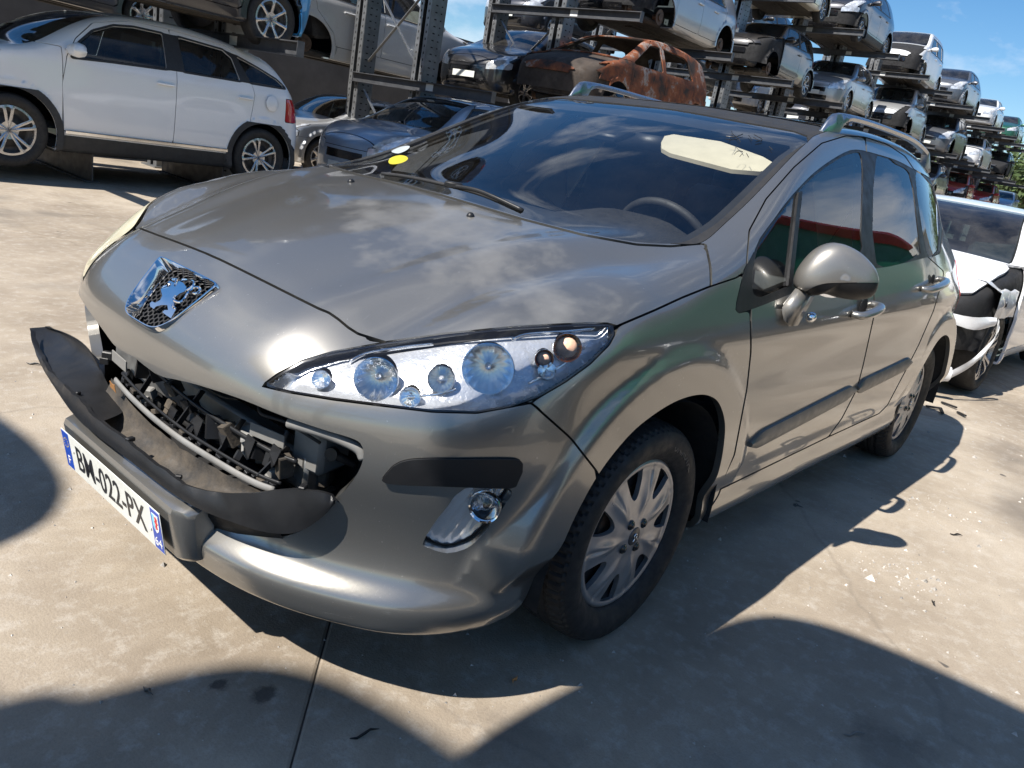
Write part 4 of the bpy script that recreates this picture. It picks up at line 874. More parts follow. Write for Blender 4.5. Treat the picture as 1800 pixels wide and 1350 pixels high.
# marker writing, stickers on the glass
def on_glass(name,strokes,r,mat):
    m=MB()
    for s_ in strokes:
        P=[]
        for u,v in s_: q=hitb(u,v); P.append(q+nrm(q)*.0008)
        m.tube(smoothpts(P,4),r,5,flat=.3)
    return m.build(name,mat,wind)
on_glass('marker_writing',[[(1276,240),(1292,241),(1306,236)],[(1281,248),(1288,238),(1285,230)],[(1288,236),(1297,244),(1302,250)],[(1316,238),(1322,248)],[(1325,237),(1340,246),(1328,250)],[(1290,272),(1297,266),(1306,268),(1300,276)],[(1312,270),(1316,277)],[(1352,258),(1358,264)]],.0016,M_ink)
def sticker(px,mat,name,par):
    V=np.array([hitb(*p)+nrm(hitb(*p))*.0006 for p in smoothpts(px,3,True)]); k=len(V); c=V.mean(0); obj(name,np.r_[V,[c]],[(i,(i+1)%k,k) for i in range(k)],mat,par,smooth=False)
sticker([(683,283),(688,277),(702,273),(714,275),(717,280),(708,286),(694,289),(685,288)],simple('yellow sticker',(.50,.43,.03),.5),'sticker',wind)
sticker([(688,266),(705,258),(720,257),(715,264),(700,270)],simple('pale sticker',(.40,.44,.46),.5),'sticker',wind)
# ------------------------------------------------------------------ other cars: one builder, several body types
M_glassd=glassm('dark car glass',(.20,.26,.28),1.52,.05)
M_glassc=glassm('car glass',(.42,.52,.52),1.52,.06)
M_hlb=simple('grey lamp unit',(.62,.64,.66),.10,.35,.45,9,coat=1)
M_red=simple('red tail lamp',(.45,.01,.012),.1,0,.1,9,coat=1)
M_alloy=simple('silver alloy',(.52,.52,.53),.28,.85,.1,14,dirt=.15,dcol=(.2,.18,.16))
M_steel=simple('grey mechanical parts',(.09,.09,.092),.55,.5,.4,14,dirt=.4,dcol=(.12,.085,.06))
M_clad=simple('black cladding',(.030,.031,.033),.6,0,.2,10,bmp=.15,bs=400,dirt=.12,dcol=(.14,.13,.12))
M_floor=simple('dirty underside',(.045,.042,.039),.8,0,.35,7,dirt=.5,dcol=(.15,.12,.09))
class CT: pass
def ctype(name,wb,r,W,L0,L1,zc,belt,roof,xa,ws,doors,hl,tumble=.36,nose=.62,hoodx=.05,gk=.16,res=1.,q=.22,cr=.05,tail=None,winmat=None,rearq=.12,clad=False,tl=None):
    c=CT(); c.name=name; c.wb=wb; c.r=r; c.W=W; c.L0=L0; c.L1=L1; c.parts=[]
    Zc=Spl(zc); mid=.5*(L0+L1)
    plan=Spl([(L1-.1,.74*W),(L1+.12,.86*W),(L1+.55,.965*W),(mid,W),(L0-.95,.995*W),(L0-.55,.97*W),(L0-.25,.90*W),(L0+.05,.74*W)])
    sec=Spl([(.12,-.10),(.22,-.055),(.34,-.02),(.6,0),(belt-.18,-.006),(belt-.06,-.018),(belt,-.035),(belt+.12,-.035-.10*tumble-.012),(belt+.3,-.055-.3*tumble),(belt+.6,-.075-.6*tumble-.03)])
    xf=Spl([(.15,L0-.09),(.25,L0-.03),(.45,L0),(nose,L0-.01),(nose+.12,L0-.05),(nose+.3,L0-.20)])
    xr=Spl([(.2,L1+.06),(.45,L1),(.8,L1+.01),(belt,L1+.06),(belt+.25,L1+.06+rearq),(roof,L1+.08+rearq*2.2)]) if tail is None else Spl(tail)
    zb=.20
    def f(P):
        x,y,z=P[...,0],np.abs(P[...,1]),P[...,2]
        qq=q*sstep(hoodx+.4,hoodx-.1,x)*sstep(hoodx-1.2,hoodx-.5,x)
        T=Zc(x+qq*y*y)-(cr+.10*sstep(.1,.7,x))*y*y
        fw=y-(plan(x)+sec(z)); ff=x-(xf(z)-gk*(y/W)**2-.20*(y/W)**6); fr=xr(z)+.10*(y/W)**2+.12*(y/W)**6-x
        g=smax(smax(smax(z-T,fw,.07),ff,.09),fr,.09)
        for cx in (0,-wb):
            rr=np.hypot(x-cx,z-r); fl=np.maximum(y-(W+.004),(rr-(r+.12))); g=smin(g,np.maximum(fl,.7-y),.02)
        return smax(g,zb-z,.03)
    V,N,T=capsule(f,int(64*res),.045/res,int(40*res),L0-.65,L1+.6,lambda x:.60+.15*sstep(0,-1,x))
    X,Y,Z=V[:,0],np.abs(V[:,1]),V[:,2]; xz=np.stack([X,Z],1)
    Fa=np.minimum(*[np.where(Y>.4,np.where(Z>r-.12,np.hypot(X-cx,Z-r)-(r+.055),np.abs(X-cx)-(r+.045)),1.) for cx in (0,-wb)])
    side=lambda poly:np.where((Y>.30)&(np.abs(N[:,1])>.25),sdf(xz,np.array(poly,float)),1.)
    # windscreen: everything between hood and roof that faces up and forward
    x0,x1=ws; xe=X+q*sstep(hoodx+.4,hoodx-.1,X)*Y*Y; ww=plan(X)+sec(Z)-.085
    Fw=np.maximum(np.maximum(xe-x0,x1-xe),Y-ww); Fw=np.where(Z>belt-.15,Fw,1.)
    wins=[side(w) for w in xa]; Fd=[side(d) for d in doors]
    Fh=side(hl); Fh=np.where(X>L0-.75,Fh,1.)
    Fh=np.minimum(Fh,np.where(X>L0-.5,np.maximum(np.maximum(.50*W-Y,Y-.93*W),np.abs(Z-(nose+.01)-.10*(Y/W-.7))-.062),1.))
    Fhood=np.where(Z>nose-.05,np.maximum(np.maximum(x0+.03-xe,xe-(L0-.10)),Y-(plan(X)+sec(Z)-.07)),1.)
    Fb=np.maximum(np.maximum(L0-.62-X,Z-(nose+.02)),0*X-1); Fb=np.where((Z<nose+.2)&(X>L0-.62),np.maximum(Z-nose,(L0-.55+.25*(Y/W)**2*0)-X),1.)
    Ffen=np.where((Y>.3)&(X<L0-.1),np.maximum(np.maximum(-(X-(doors[0][0][0]+.012)),X-(L0-.1)),Z-belt-.05),1.)
    Ftl=np.where((Y>W*.62)&(X<L1+.55),np.maximum(np.maximum(L1+.0-X,X-(L1+.26)),np.abs(Z-(belt-.08))-.13),1.)
    if tl: Ftl=np.where(Y>W*.5,np.maximum(np.maximum(tl[0]-X-.35*(tl[3]-Z)*0,X-tl[1]-.5*(tl[3]-Z)*0),np.maximum(tl[2]-Z,Z-tl[3])),1.)
    Frw=np.where((np.abs(N[:,0])>.35)&(X<L1+.9),np.maximum(np.maximum(belt+.06-Z,Z-(roof-.10)),Y-(W*.70)),1.)
    Fg=np.where(X>L0-.3,np.maximum(np.abs(Z-(nose-.10))-.055,Y-.38),1.); Fg2=np.where(X>L0-.3,np.maximum(np.abs(Z-.32)-.06,Y-.45),1.)
    def cutc(fs,depth,off,sd=None,big=False):
        v,n,t,A=V,N,T,np.stack(fs,1)
        for k in range(len(fs)):
            if not len(t): return None
            v,n,t,A=clip(v,n,t,A[:,k],A)
        if sd is not None and len(t):
            m=(v[t][:,:,1].mean(1)*sd)>0; t=t[m]
            if not len(t): return None
            u,inv=np.unique(t,return_inverse=True); v,n,t=v[u],n[u],inv.reshape(-1,3)
        if not len(t): return None
        if big: v,n,t=biggest(v,n,t)
        v=v+n*off; v,n,t=flange(v,n,t,depth); return mesh(name,v,t,n)
    def add(nm,fs,mat,depth=.02,off=0.,sd=None,parent=None):
        me=cutc(fs,depth,off,sd,nm=='front_fender')
        if me is None: return
        me.materials.append(MATS['taupe metallic lacquer'] if mat=='paint' else mat); c.parts.append((nm,me,mat=='paint',parent)); return nm
    G=.004; neg=lambda *a:[-k for k in a]
    allw=wins+[Fw,Frw]
    add('hood',[Fhood+G,-Fw]+neg(Fh),'paint')
    add('front_bumper',[Fb+G,-Fh,-Fg,-Fg2,-Fa],'paint',.03)
    add('grille',[Fg],M_gloss,.02,-.01); add('lower_grille',[Fg2],M_gloss,.02,-.015)
    xpl=float(xf(.44))+.012; mpl=MB(); mpl.box((xpl,0,.44),(.012,.50,.105),None,.002); mep=mesh('number_plate',mpl.v,mpl.f,smooth=False); mep.materials.append(M_plate); c.parts.append(('number_plate',mep,False,None))
    for s in (1,-1):
        add('front_fender',[Ffen+G,-Fhood,-Fb,-Fh,-Fa]+neg(Fw,Fd[0]),'paint',.02,0,s)
        for i,d in enumerate(Fd): add('front_door' if i==0 else 'rear_door',[d+G,-Fa]+neg(*wins),'paint',.02,0,s)
        for wv in wins: add('side_window',[wv+.006],winmat or M_glassd,.0,-.004,s)
        add('headlight',[Fh+.006],M_hlb,.02,.001,s); add('tail_light',[Ftl+.004],M_red,.02,.003,s)
    add('windscreen',[Fw+.008],M_glassc,0,-.003); add('rear_window',[Frw+.008],winmat or M_glassd,0,-.003)
    add('body_shell',[G-k for k in [Fhood,Fb,Fh,Ffen,Ftl]+allw+Fd]+[-Fa],'paint')
    band=[np.minimum.reduce(wins)-.020]
    for wa,wb_ in zip(xa[:-1],xa[1:]):
        ra=sorted(wa,key=lambda p:p[0])[:3]; rb=sorted(wb_,key=lambda p:-p[0])[:3]; pts=[max(ra,key=lambda p:p[1]),max(rb,key=lambda p:p[1]),min(rb,key=lambda p:p[1]),min(ra,key=lambda p:p[1])]; band.append(side(pts)-.012)
    for s in (1,-1): add('window_surround',[np.minimum.reduce(band)]+neg(*wins)+[-Fw],M_clad,.0,.003,s)
    me=cutc([-Fa-.0]+[-(k+.012) for k in allw]+[.35-Z],0,-.03)
    if me: me.materials.append(M_dark); c.parts.append(('inner_structure',me,False,None))
    if clad:
        Far=Fa; add('arch_cladding',[Far-.065,-Far,Z-.75],M_clad,.02,.008); add('sill_cladding',[np.maximum(Z-.36,.2-Z),-Fa,np.where(Y>.5,-1.,1.),X+.3,-(X+wb-.3)],M_clad,.02,.009)
    # floor pan, engine, seats
    m=MB(); m.box(((L0-.5+L1+.4)/2,0,.24),(L0-L1-1.1,W*1.45,.10),None,.03); m.box((-wb/2,0,.20),(wb*.8,.16,.06),None,.01); m.tube([(.1,.25,.2),(-1.2,.2,.2),(-2.,.3,.2),(L1+.3,.4,.22)],.03,8)
    me=mesh('underbody',m.v,m.f,smooth=False); me.materials.append(M_floor); c.parts.append(('underbody',me,False,None))
    m=MB(); m.box((.28,0,.52),(.5,.95,.45),None,.05); m.box((L0-.22,0,.45),(.07,1.15,.10),None,.01); m.box((L0-.3,0,.5),(.05,.8,.42),None,.01); m.box((.30,.3,.78),(.3,.25,.12),None,.02); m.tube([(.4,-.3,.75),(.2,0,.8),(.3,.3,.76)],.04,8); m.box((L0-.32,0,nose+.02),(.06,1.2,.05),None,.01)
    me=mesh('engine',m.v,m.f,smooth=False); me.materials.append(M_steel); c.parts.append(('engine',me,False,None))
    sx=doors[0][0][0]-.75
    def soft(nm,boxes):
        m=MB()
        for bx_ in boxes: m.box(*bx_)
        me=mesh(nm,m.v,m.f,smooth=False); me.materials.append(M_seat); c.parts.append((nm,me,False,None))
    for s in (1,-1): soft('seat',[((sx,s*.37,.6),(.5,.48,.16),None,.04),((sx-.26,s*.37,.92),(.14,.46,.66),Matrix.Rotation(-.2,3,'Y'),.05),((sx-.35,s*.37,1.24),(.09,.25,.20),None,.03)])
    soft('dashboard',[((doors[0][0][0]-.1,0,belt-.05),(.4,1.3,.14),None,.04)]); soft('rear_bench',[((-wb+.35,0,.75),(.3,1.25,.55),Matrix.Rotation(-.2,3,'Y'),.05)])
    # mirrors and handles
    for s in (1,-1):
        m=MB(); cx=doors[0][0][0]-.10; y0=W-.04; z0=belt+.02
        P=[[(cx+.02+dx,s*(y0+y),z0+.02+rz*k) for y,k in ((.0,.3),(.03,.75),(.10,1),(.17,.95),(.205,.6),(.212,.1))] for dx,rz in ((0,.075),(.05,.05),(.06,0),(.05,-.05),(0,-.065),(-.05,-.05),(-.055,0),(-.05,.06))]
        m.grid(np.array(P),closed_u=True); m.add([p[-1] for p in P],[tuple(range(8))]); m.box((cx,s*(y0+.0),z0-.01),(.07,.10,.05),None,.015)
        me=mesh('door_mirror',m.v,m.f); me.materials.append(M_clad); c.parts.append(('door_mirror',me,True,None))
        for d in doors:
            m=MB(); x=min(p[0] for p in d)+.13; z=belt-.13
            if x<-wb+.25: x=-wb+.62
            m.box((x,s*(W+.012),z),(.19,.022,.028),None,.008); me=mesh('door_handle',m.v,m.f,smooth=False); me.materials.append(M_clad); c.parts.append(('door_handle',me,True,None))
    return c
def wheel_type(name,r,rim,spokes,twin=False,cap=False,n=40):
    prof=[(rim,.07),(rim+.012,.088),((rim+r)/2,.100),(r-.022,.094),(r-.006,.075),(r,.04),(r,-.04),(r-.006,-.075),((rim+r)/2,-.1),(rim,-.08)]
    m=MB().lathe(prof,n,basis(np.array([0,1.,0]))); ty=mesh('tyre',m.v,m.f); ty.materials.append(M_tyre)
    na,nr=spokes*(24 if n>50 else 14),14; rr=np.linspace(0,rim+.004,nr); aa=np.linspace(0,2*math.pi,na,endpoint=False); A,R=np.meshgrid(aa,rr,indexing='ij')
    k=(A*spokes/(2*math.pi))%1; d=np.abs(k-.5)
    if twin: d=np.minimum(np.abs(k-.36),np.abs(k-.64))
    h=Spl([(0,.06),(.05,.062),(rim*.6,.075),(rim*.9,.082),(rim+.004,.078)])(R)+.008*np.exp(-(d/.1)**2)
    P=np.stack([R*np.sin(A),h,R*np.cos(A)],-1).reshape(-1,3); i=np.arange(na)[:,None]; j=np.arange(nr-1)[None]; q=lambda i,j:(i%na)*nr+j
    T=np.concatenate([np.stack([q(i,j),q(i,j+1),q(i+1,j+1)],-1).reshape(-1,3),np.stack([q(i,j),q(i+1,j+1),q(i+1,j)],-1).reshape(-1,3)])
    wdt=(.085 if twin else .15)*(1.0 if not cap else 1.5); hole=np.maximum(np.maximum(wdt*(.8+.4*R.ravel()/rim)-d.ravel(),rim*(.34 if not cap else .5)-R.ravel()),R.ravel()-rim*.93)
    # hole where away from spokes, between hub and rim
    f=np.minimum(np.minimum(d.ravel()*2*math.pi/spokes*R.ravel()-wdt*2*math.pi/spokes*rim*.55,R.ravel()-rim*(.36 if not cap else .5)),rim*.93-R.ravel())
    me=mesh('t',P,T); N=np.array([v.normal[:] for v in me.vertices]); bpy.data.meshes.remove(me)
    if N[:,1].mean()<0: T=T[:,::-1]; N=-N
    V,N,T=clip(P,N,T,f); V,N,T=flange(V,N,T,.03); tr=mesh('wheel_trim',V,T,N); tr.materials.append(M_alloy)
    m=MB().lathe([(0,.02),(rim*.62,.02),(rim*.62,.01),(rim*.9,.0),(rim,.07),(rim,-.08),(0,-.06)],24,basis(np.array([0,1.,0]))); bk=mesh('wheel_back',m.v,m.f); bk.materials.append(M_steel)
    return ty,tr,bk
def place_car(ct,wt,label,name,mat,loc,yaw=0.,pitch=0.,roll=0.,missing=(),nowheel=(),group=None,cat='car',trimcol=None,labels=None):
    e=empty(name); e.location=loc; e.rotation_euler=(roll,pitch,yaw); tag(e,label,cat,group)
    cnt={}
    for nm,me,pt,par in ct.parts:
        k=cnt.get(nm,0); cnt[nm]=k+1
        if nm in missing or (nm,k) in missing or (nm=='number_plate' and 'front_bumper' in missing): continue
        o=link(bpy.data.objects.new(nm,me),e)
        if pt:
            o.material_slots[0].link='OBJECT'; o.material_slots[0].material=mat if nm!='door_mirror' else mat
    ty,tr,bk=wt
    for i,(x,s) in enumerate(((0,1),(0,-1),(-ct.wb,1),(-ct.wb,-1))):
        w_=empty('wheel',(x,s*(ct.W-.125),ct.r)); w_.parent=e; w_.rotation_euler=(0,random.uniform(0,6) if s>0 else 0,0 if s>0 else math.pi)
        if i in nowheel:
            m=MB().lathe([(0,.05),(.06,.05),(.06,.03),(.13,.03),(.13,.015),(.05,.015),(.05,-.1)],24,basis(np.array([0,1.,0]))); m.build('brake_disc',M_disc,w_,auto=40); continue
        link(bpy.data.objects.new('tyre',ty),w_); link(bpy.data.objects.new('wheel_back',bk),w_); link(bpy.data.objects.new('wheel_trim',tr),w_)
    return e
def win2(a0,a1,b,c0,c1,belt,top,k=.03):
    """front and rear side glass outlines"""
    return [[(a0,belt+.03),(a1,top-.02),(a1-.15,top),(b+.05,top+.005),(b+.04,belt+.04)],[(b-.05,top+.005),(c1+.1,top-.02),(c1,top-.07),(c0,belt+.06),(b-.04,belt+.045)]]
HATCH=ctype('hatch',2.47,.30,.86,.80,-3.15,[(.95,.55),(.8,.70),(.65,.82),(.4,.92),(.15,.985),(-.05,1.06),(-.35,1.20),(-.7,1.36),(-1.05,1.46),(-1.5,1.50),(-2.1,1.485),(-2.6,1.43),(-3.0,1.33),(-3.3,1.2)],.95,1.50,win2(-.30,-.92,-1.28,-2.25,-2.15,.94,1.37),(-.0,-1.0),[[(-.30,.32),(-.36,.9),(-.36,.98),(-1.0,1.43),(-1.3,1.45),(-1.32,.32)],[(-1.32,.32),(-1.3,1.45),(-2.1,1.42),(-2.35,1.05),(-2.3,.8),(-2.08,.50),(-2.05,.32)]],[(.22,.90),(.40,.80),(.70,.62),(.78,.64),(.62,.80)])
COMPACT=ctype('compact',2.57,.315,.88,.84,-3.35,[(1.0,.55),(.84,.68),(.68,.79),(.4,.90),(.1,.965),(-.15,1.03),(-.45,1.16),(-.8,1.31),(-1.15,1.40),(-1.6,1.44),(-2.2,1.425),(-2.7,1.37),(-3.1,1.27),(-3.4,1.14)],.93,1.44,win2(-.42,-1.0,-1.36,-2.40,-2.25,.92,1.31),(-.1,-1.1),[[(-.36,.30),(-.44,.88),(-.44,.96),(-1.1,1.37),(-1.38,1.39),(-1.40,.30)],[(-1.40,.30),(-1.38,1.39),(-2.2,1.36),(-2.5,1.0),(-2.4,.75),(-2.18,.5),(-2.15,.30)]],[(.18,.82),(.40,.76),(.74,.60),(.82,.62),(.70,.74),(.40,.86)])
SUV=ctype('suv',2.67,.345,.885,.78,-3.50,[(.95,.66),(.8,.82),(.62,.95),(.35,1.04),(.05,1.10),(-.12,1.16),(-.5,1.36),(-.85,1.51),(-1.2,1.60),(-1.7,1.64),(-2.4,1.62),(-2.9,1.56),(-3.3,1.47),(-3.6,1.38)],1.04,1.64,win2(-.42,-.98,-1.40,-2.45,-2.30,1.03,1.50),(-.02,-1.12),[[(-.42,.40),(-.50,.95),(-.46,1.08),(-1.1,1.57),(-1.42,1.60),(-1.45,.40)],[(-1.45,.40),(-1.42,1.60),(-2.3,1.57),(-2.62,1.15),(-2.55,.85),(-2.28,.58),(-2.22,.40)]],[(.05,1.00),(.30,.92),(.62,.74),(.72,.78),(.58,.92),(.30,1.02)],nose=.70,res=1.6,clad=True,rearq=.14)
XOVER=ctype('xover',2.68,.345,.89,.76,-3.36,[(.92,.70),(.78,.87),(.6,.99),(.35,1.09),(.08,1.15),(-.1,1.20),(-.35,1.33),(-.62,1.46),(-.9,1.555),(-1.2,1.61),(-1.55,1.635),(-2.1,1.605),(-2.6,1.52),(-2.9,1.44),(-3.15,1.33),(-3.4,1.15)],1.13,1.63,[[(-.543,1.105),(-.625,1.238),(-.781,1.374),(-.997,1.465),(-1.206,1.495),(-1.51,1.495),(-1.49,1.157),(-.918,1.13)],[(-1.678,1.495),(-2.2,1.465),(-2.297,1.40),(-2.36,1.178),(-1.69,1.165)],[(-2.36,1.43),(-2.643,1.345),(-2.88,1.262),(-3.0,1.19),(-2.5,1.18)]],(.04,-.95),[[(-.462,.40),(-.443,.84),(-.49,1.10),(-.60,1.28),(-.80,1.46),(-1.2,1.56),(-1.596,1.56),(-1.597,1.143),(-1.579,.40)],[(-1.579,.40),(-1.597,1.143),(-1.596,1.56),(-2.25,1.52),(-2.40,1.40),(-2.513,1.157),(-2.544,1.055),(-2.497,.756),(-2.33,.60),(-2.237,.40)]],[(.02,1.06),(.28,1.0),(.60,.80),(.70,.83),(.56,.98),(.28,1.10)],nose=.74,res=1.7,clad=True,rearq=.10,tumble=.42,tl=(-3.34,-3.0,.80,1.07),tail=[(.2,-3.28),(.45,-3.36),(.8,-3.34),(1.1,-3.24),(1.35,-3.02),(1.6,-2.75)])
VAN=ctype('van',2.51,.31,.86,.72,-3.10,[(.88,.68),(.74,.84),(.55,.98),(.3,1.09),(.1,1.17),(-.1,1.30),(-.4,1.52),(-.7,1.66),(-1.1,1.72),(-2,1.73),(-2.8,1.71),(-3.2,1.66)],1.08,1.72,[[(-.32,1.06),(-.70,1.50),(-1.25,1.53),(-1.25,1.08)],[(-1.42,1.10),(-1.42,1.53),(-2.12,1.52),(-2.12,1.10)],[(-2.25,1.10),(-2.25,1.51),(-2.72,1.48),(-2.78,1.12)]],(.08,-.72),[[(-.28,.35),(-.34,1.0),(-.72,1.6),(-1.32,1.62),(-1.34,.35)],[(-1.34,.35),(-1.32,1.62),(-2.18,1.62),(-2.18,.55),(-2.05,.35)]],[(.02,1.05),(.28,.98),(.60,.72),(.68,.74),(.50,1.0)],nose=.70,tumble=.20,tail=[(.2,-3.04),(.45,-3.10),(1.0,-3.09),(1.4,-3.05),(1.72,-2.98)])
MINI=ctype('mini',2.47,.305,.84,.70,-3.0,[(.85,.62),(.70,.80),(.5,.92),(.2,.98),(-.15,1.03),(-.35,1.13),(-.6,1.28),(-.85,1.375),(-1.1,1.41),(-1.8,1.41),(-2.4,1.37),(-2.8,1.29),(-3.1,1.15)],.96,1.41,[[(-.55,.98),(-.82,1.30),(-1.45,1.33),(-1.45,.98)],[(-1.55,.98),(-1.55,1.33),(-2.35,1.29),(-2.55,1.02)]],(-.24,-.92),[[(-.42,.33),(-.46,.9),(-.9,1.36),(-1.48,1.38),(-1.60,.9),(-1.55,.33)]],[(.12,.90),(.35,.94),(.55,.84),(.50,.70),(.22,.72)],nose=.66,tumble=.28)
SEDAN=ctype('sedan',2.75,.32,.87,.82,-3.75,[(.95,.55),(.82,.69),(.6,.81),(.3,.90),(0,.965),(-.2,1.03),(-.55,1.19),(-.9,1.33),(-1.25,1.40),(-1.7,1.42),(-2.2,1.38),(-2.6,1.26),(-2.95,1.12),(-3.3,1.06),(-3.7,1.02),(-3.9,.95)],.93,1.42,win2(-.5,-1.05,-1.42,-2.5,-2.25,.92,1.29),(-.14,-1.15),[[(-.42,.30),(-.5,.88),(-.5,.96),(-1.15,1.35),(-1.42,1.37),(-1.45,.30)],[(-1.45,.30),(-1.42,1.37),(-2.2,1.33),(-2.6,1.0),(-2.5,.75),(-2.32,.5),(-2.3,.30)]],[(.20,.82),(.42,.78),(.74,.62),(.82,.64),(.70,.76),(.40,.86)],tail=[(.2,-3.68),(.5,-3.75),(.9,-3.73),(1.0,-3.68),(1.4,-3.4)])
W16=wheel_type('w16',.305,.20,7,cap=True); W17=wheel_type('w17',.318,.215,5,twin=True); W18=wheel_type('w18',.345,.228,5,twin=True,n=64); WMZ=wheel_type('wmz',.318,.205,7,n=64); W9=wheel_type('w9',.305,.2,9)
# ------------------------------------------------------------------ ground
def _inv(n,l,src,st):
    m_=n.new('ShaderNodeMapRange'); m_.inputs[1].default_value=1.35; m_.inputs[2].default_value=1.75; m_.inputs[3].default_value=st; m_.inputs[4].default_value=0.; l.new(src,m_.inputs[0]); return m_.outputs[0]
def ground_mat():
    m=bpy.data.materials.new('worn yard concrete'); n,l,p=nodes_of(m)
    a=noise(n,l,.55,11,.68); b=noise(n,l,2.6,10,.66); c_=noise(n,l,17,8,.7); d=noise(n,l,140,5,.6)
    col=ramp(n,l,a,[(.34,(.20,.160,.115)),(.47,(.33,.275,.208)),(.57,(.43,.367,.285)),(.70,(.52,.46,.375))])
    col=mixc(n,l,ramp(n,l,b,[(.42,0.),(.66,.60)]),col,(.27,.222,.17)); col=mixc(n,l,ramp(n,l,c_,[(.50,0.),(.70,.55)]),col,(.50,.46,.40))
    col=mixc(n,l,ramp(n,l,d,[(.3,.35),(.5,0.)]),col,(.20,.165,.13))
    # oil stains
    o=noise(n,l,.85,4,.5,sc3=(1,1.3,1)); col=mixc(n,l,ramp(n,l,o,[(.56,0.),(.70,.65)]),col,(.11,.095,.08))
    for (cx_,cy_,rx_,st_) in ((.93,.42,.035,.85),(.87,.50,.045,.8),(-.2,1.55,.18,.35),(.55,1.0,.25,.30),(1.15,-.75,.3,.30),(-1.7,1.9,.35,.3),(1.3,-2.2,.6,.3)):
        tcx=n.new('ShaderNodeTexCoord'); mpx=n.new('ShaderNodeMapping'); mpx.inputs['Location'].default_value=(-cx_/rx_,-cy_/(rx_*.7),0); mpx.inputs['Scale'].default_value=(1/rx_,1/(rx_*.7),0); l.new(tcx.outputs['Object'],mpx.inputs[0]); ln_=n.new('ShaderNodeVectorMath'); ln_.operation='LENGTH'; l.new(mpx.outputs[0],ln_.inputs[0]); ns_=noise(n,l,1.6/rx_,6,.6); su=n.new('ShaderNodeMath'); su.operation='MULTIPLY_ADD'; su.inputs[1].default_value=1.8; l.new(ns_,su.inputs[0]); l.new(ln_.outputs['Value'],su.inputs[2]); col=mixc(n,l,ramp(n,l,su.outputs[0],[(.0,st_),(1.,st_*.9)]) if 0 else ramp(n,l,su.outputs[0],[(.99,0.),(1.,0.)]) if 0 else _inv(n,l,su.outputs[0],st_),col,(.06,.052,.045))
    o2=noise(n,l,5.5,3,.5); col=mixc(n,l,ramp(n,l,o2,[(.735,0.),(.75,.8)]),col,(.045,.042,.04))
    # cracks
    v=n.new('ShaderNodeTexVoronoi'); v.feature='DISTANCE_TO_EDGE'; v.inputs['Scale'].default_value=.32; tc_=n.new('ShaderNodeTexCoord'); nn=n.new('ShaderNodeTexNoise'); nn.inputs['Scale'].default_value=2.2; nn.inputs['Detail'].default_value=7
    vm=n.new('ShaderNodeVectorMath'); vm.operation='MULTIPLY_ADD'; vm.inputs[1].default_value=(.35,.35,0); l.new(tc_.outputs['Object'],nn.inputs['Vector']); l.new(nn.outputs['Color'],vm.inputs[0]); l.new(tc_.outputs['Object'],vm.inputs[2]); l.new(vm.outputs[0],v.inputs['Vector'])
    ck=ramp(n,l,v.outputs['Distance'],[(.0012,1.),(.0035,0.)]); col=mixc(n,l,mixc(n,l,.22,(0,0,0),ck),col,(.10,.085,.07))
    l.new(col,p.inputs['Base Color']); l.new(ramp(n,l,b,[(.3,.62),(.7,.9)]),p.inputs['Roughness'])
    hb=n.new('ShaderNodeMath'); hb.operation='MULTIPLY_ADD'; hb.inputs[1].default_value=.35; l.new(c_,hb.inputs[0]); l.new(d,hb.inputs[2])
    l.new(bump(n,l,hb.outputs[0],.35,.006),p.inputs['Normal']); return m
M_conc=ground_mat()
JX=[-420]+[-40+6.0*k for k in range(0)]+[420]
# slabs near the car with real open joints, one sheet beyond
g=obj('ground',[(-600,-600,-.006),(600,-600,-.006),(600,600,-.006),(-600,600,-.006)],[(0,1,2,3)],simple('packed dirt in the joints',(.085,.072,.058),.9,0,.2,20),smooth=False); tag(g,kind='structure')
ja=onp(510,1350,2,0); jb=onp(585,1075,2,0); jd=(jb-ja)[:2]/np.linalg.norm((jb-ja)[:2]); jn=np.array([-jd[1],jd[0]])
def slabs():
    # grid of slabs aligned with the joint that runs under the car
    S=5.0; gap=.0045; o=np.array([ja[0],ja[1]]); k=0
    for i in range(-9,5):
        for j in range(-6,6):
            c=o+jd*(i*S+2.1)+jn*(j*S+S/2); 
            if c[0]<-38 or c[0]>9 or c[1]<-13 or c[1]>13: continue
            h=S/2-gap/2; b=.006; V=[]
            for a_,z in ((h,-.01),(h,-.003),(h-b,0.)):
                for sx,sy in ((-1,-1),(1,-1),(1,1),(-1,1)): q=c+jd*sx*a_+jn*sy*a_; V.append((q[0],q[1],z))
            F=[(8,9,10,11)]+[(r_*4+t,r_*4+(t+1)%4,r_*4+4+(t+1)%4,r_*4+4+t) for r_ in (0,1) for t in range(4)]
            obj('slab',V,F,M_conc,g,smooth=False); k+=1
slabs()
far=obj('yard_surface',[(-600,-600,-.0035),(600,-600,-.0035),(600,600,-.0035),(-600,600,-.0035)],[(0,1,2,3)],M_conc,smooth=False)
bpy.data.objects.remove(far)
outer=MB()
for (x0,x1,y0,y1) in ((-600,-33,-600,600),(7,600,-600,600),(-33,7,-600,-10),(-33,7,10.5,600)): outer.add([(x0,y0,-.0045),(x1,y0,-.0045),(x1,y1,-.0045),(x0,y1,-.0045)],[(0,1,2,3)])
yo=outer.build('yard_ground',M_conc); tag(yo,kind='structure')
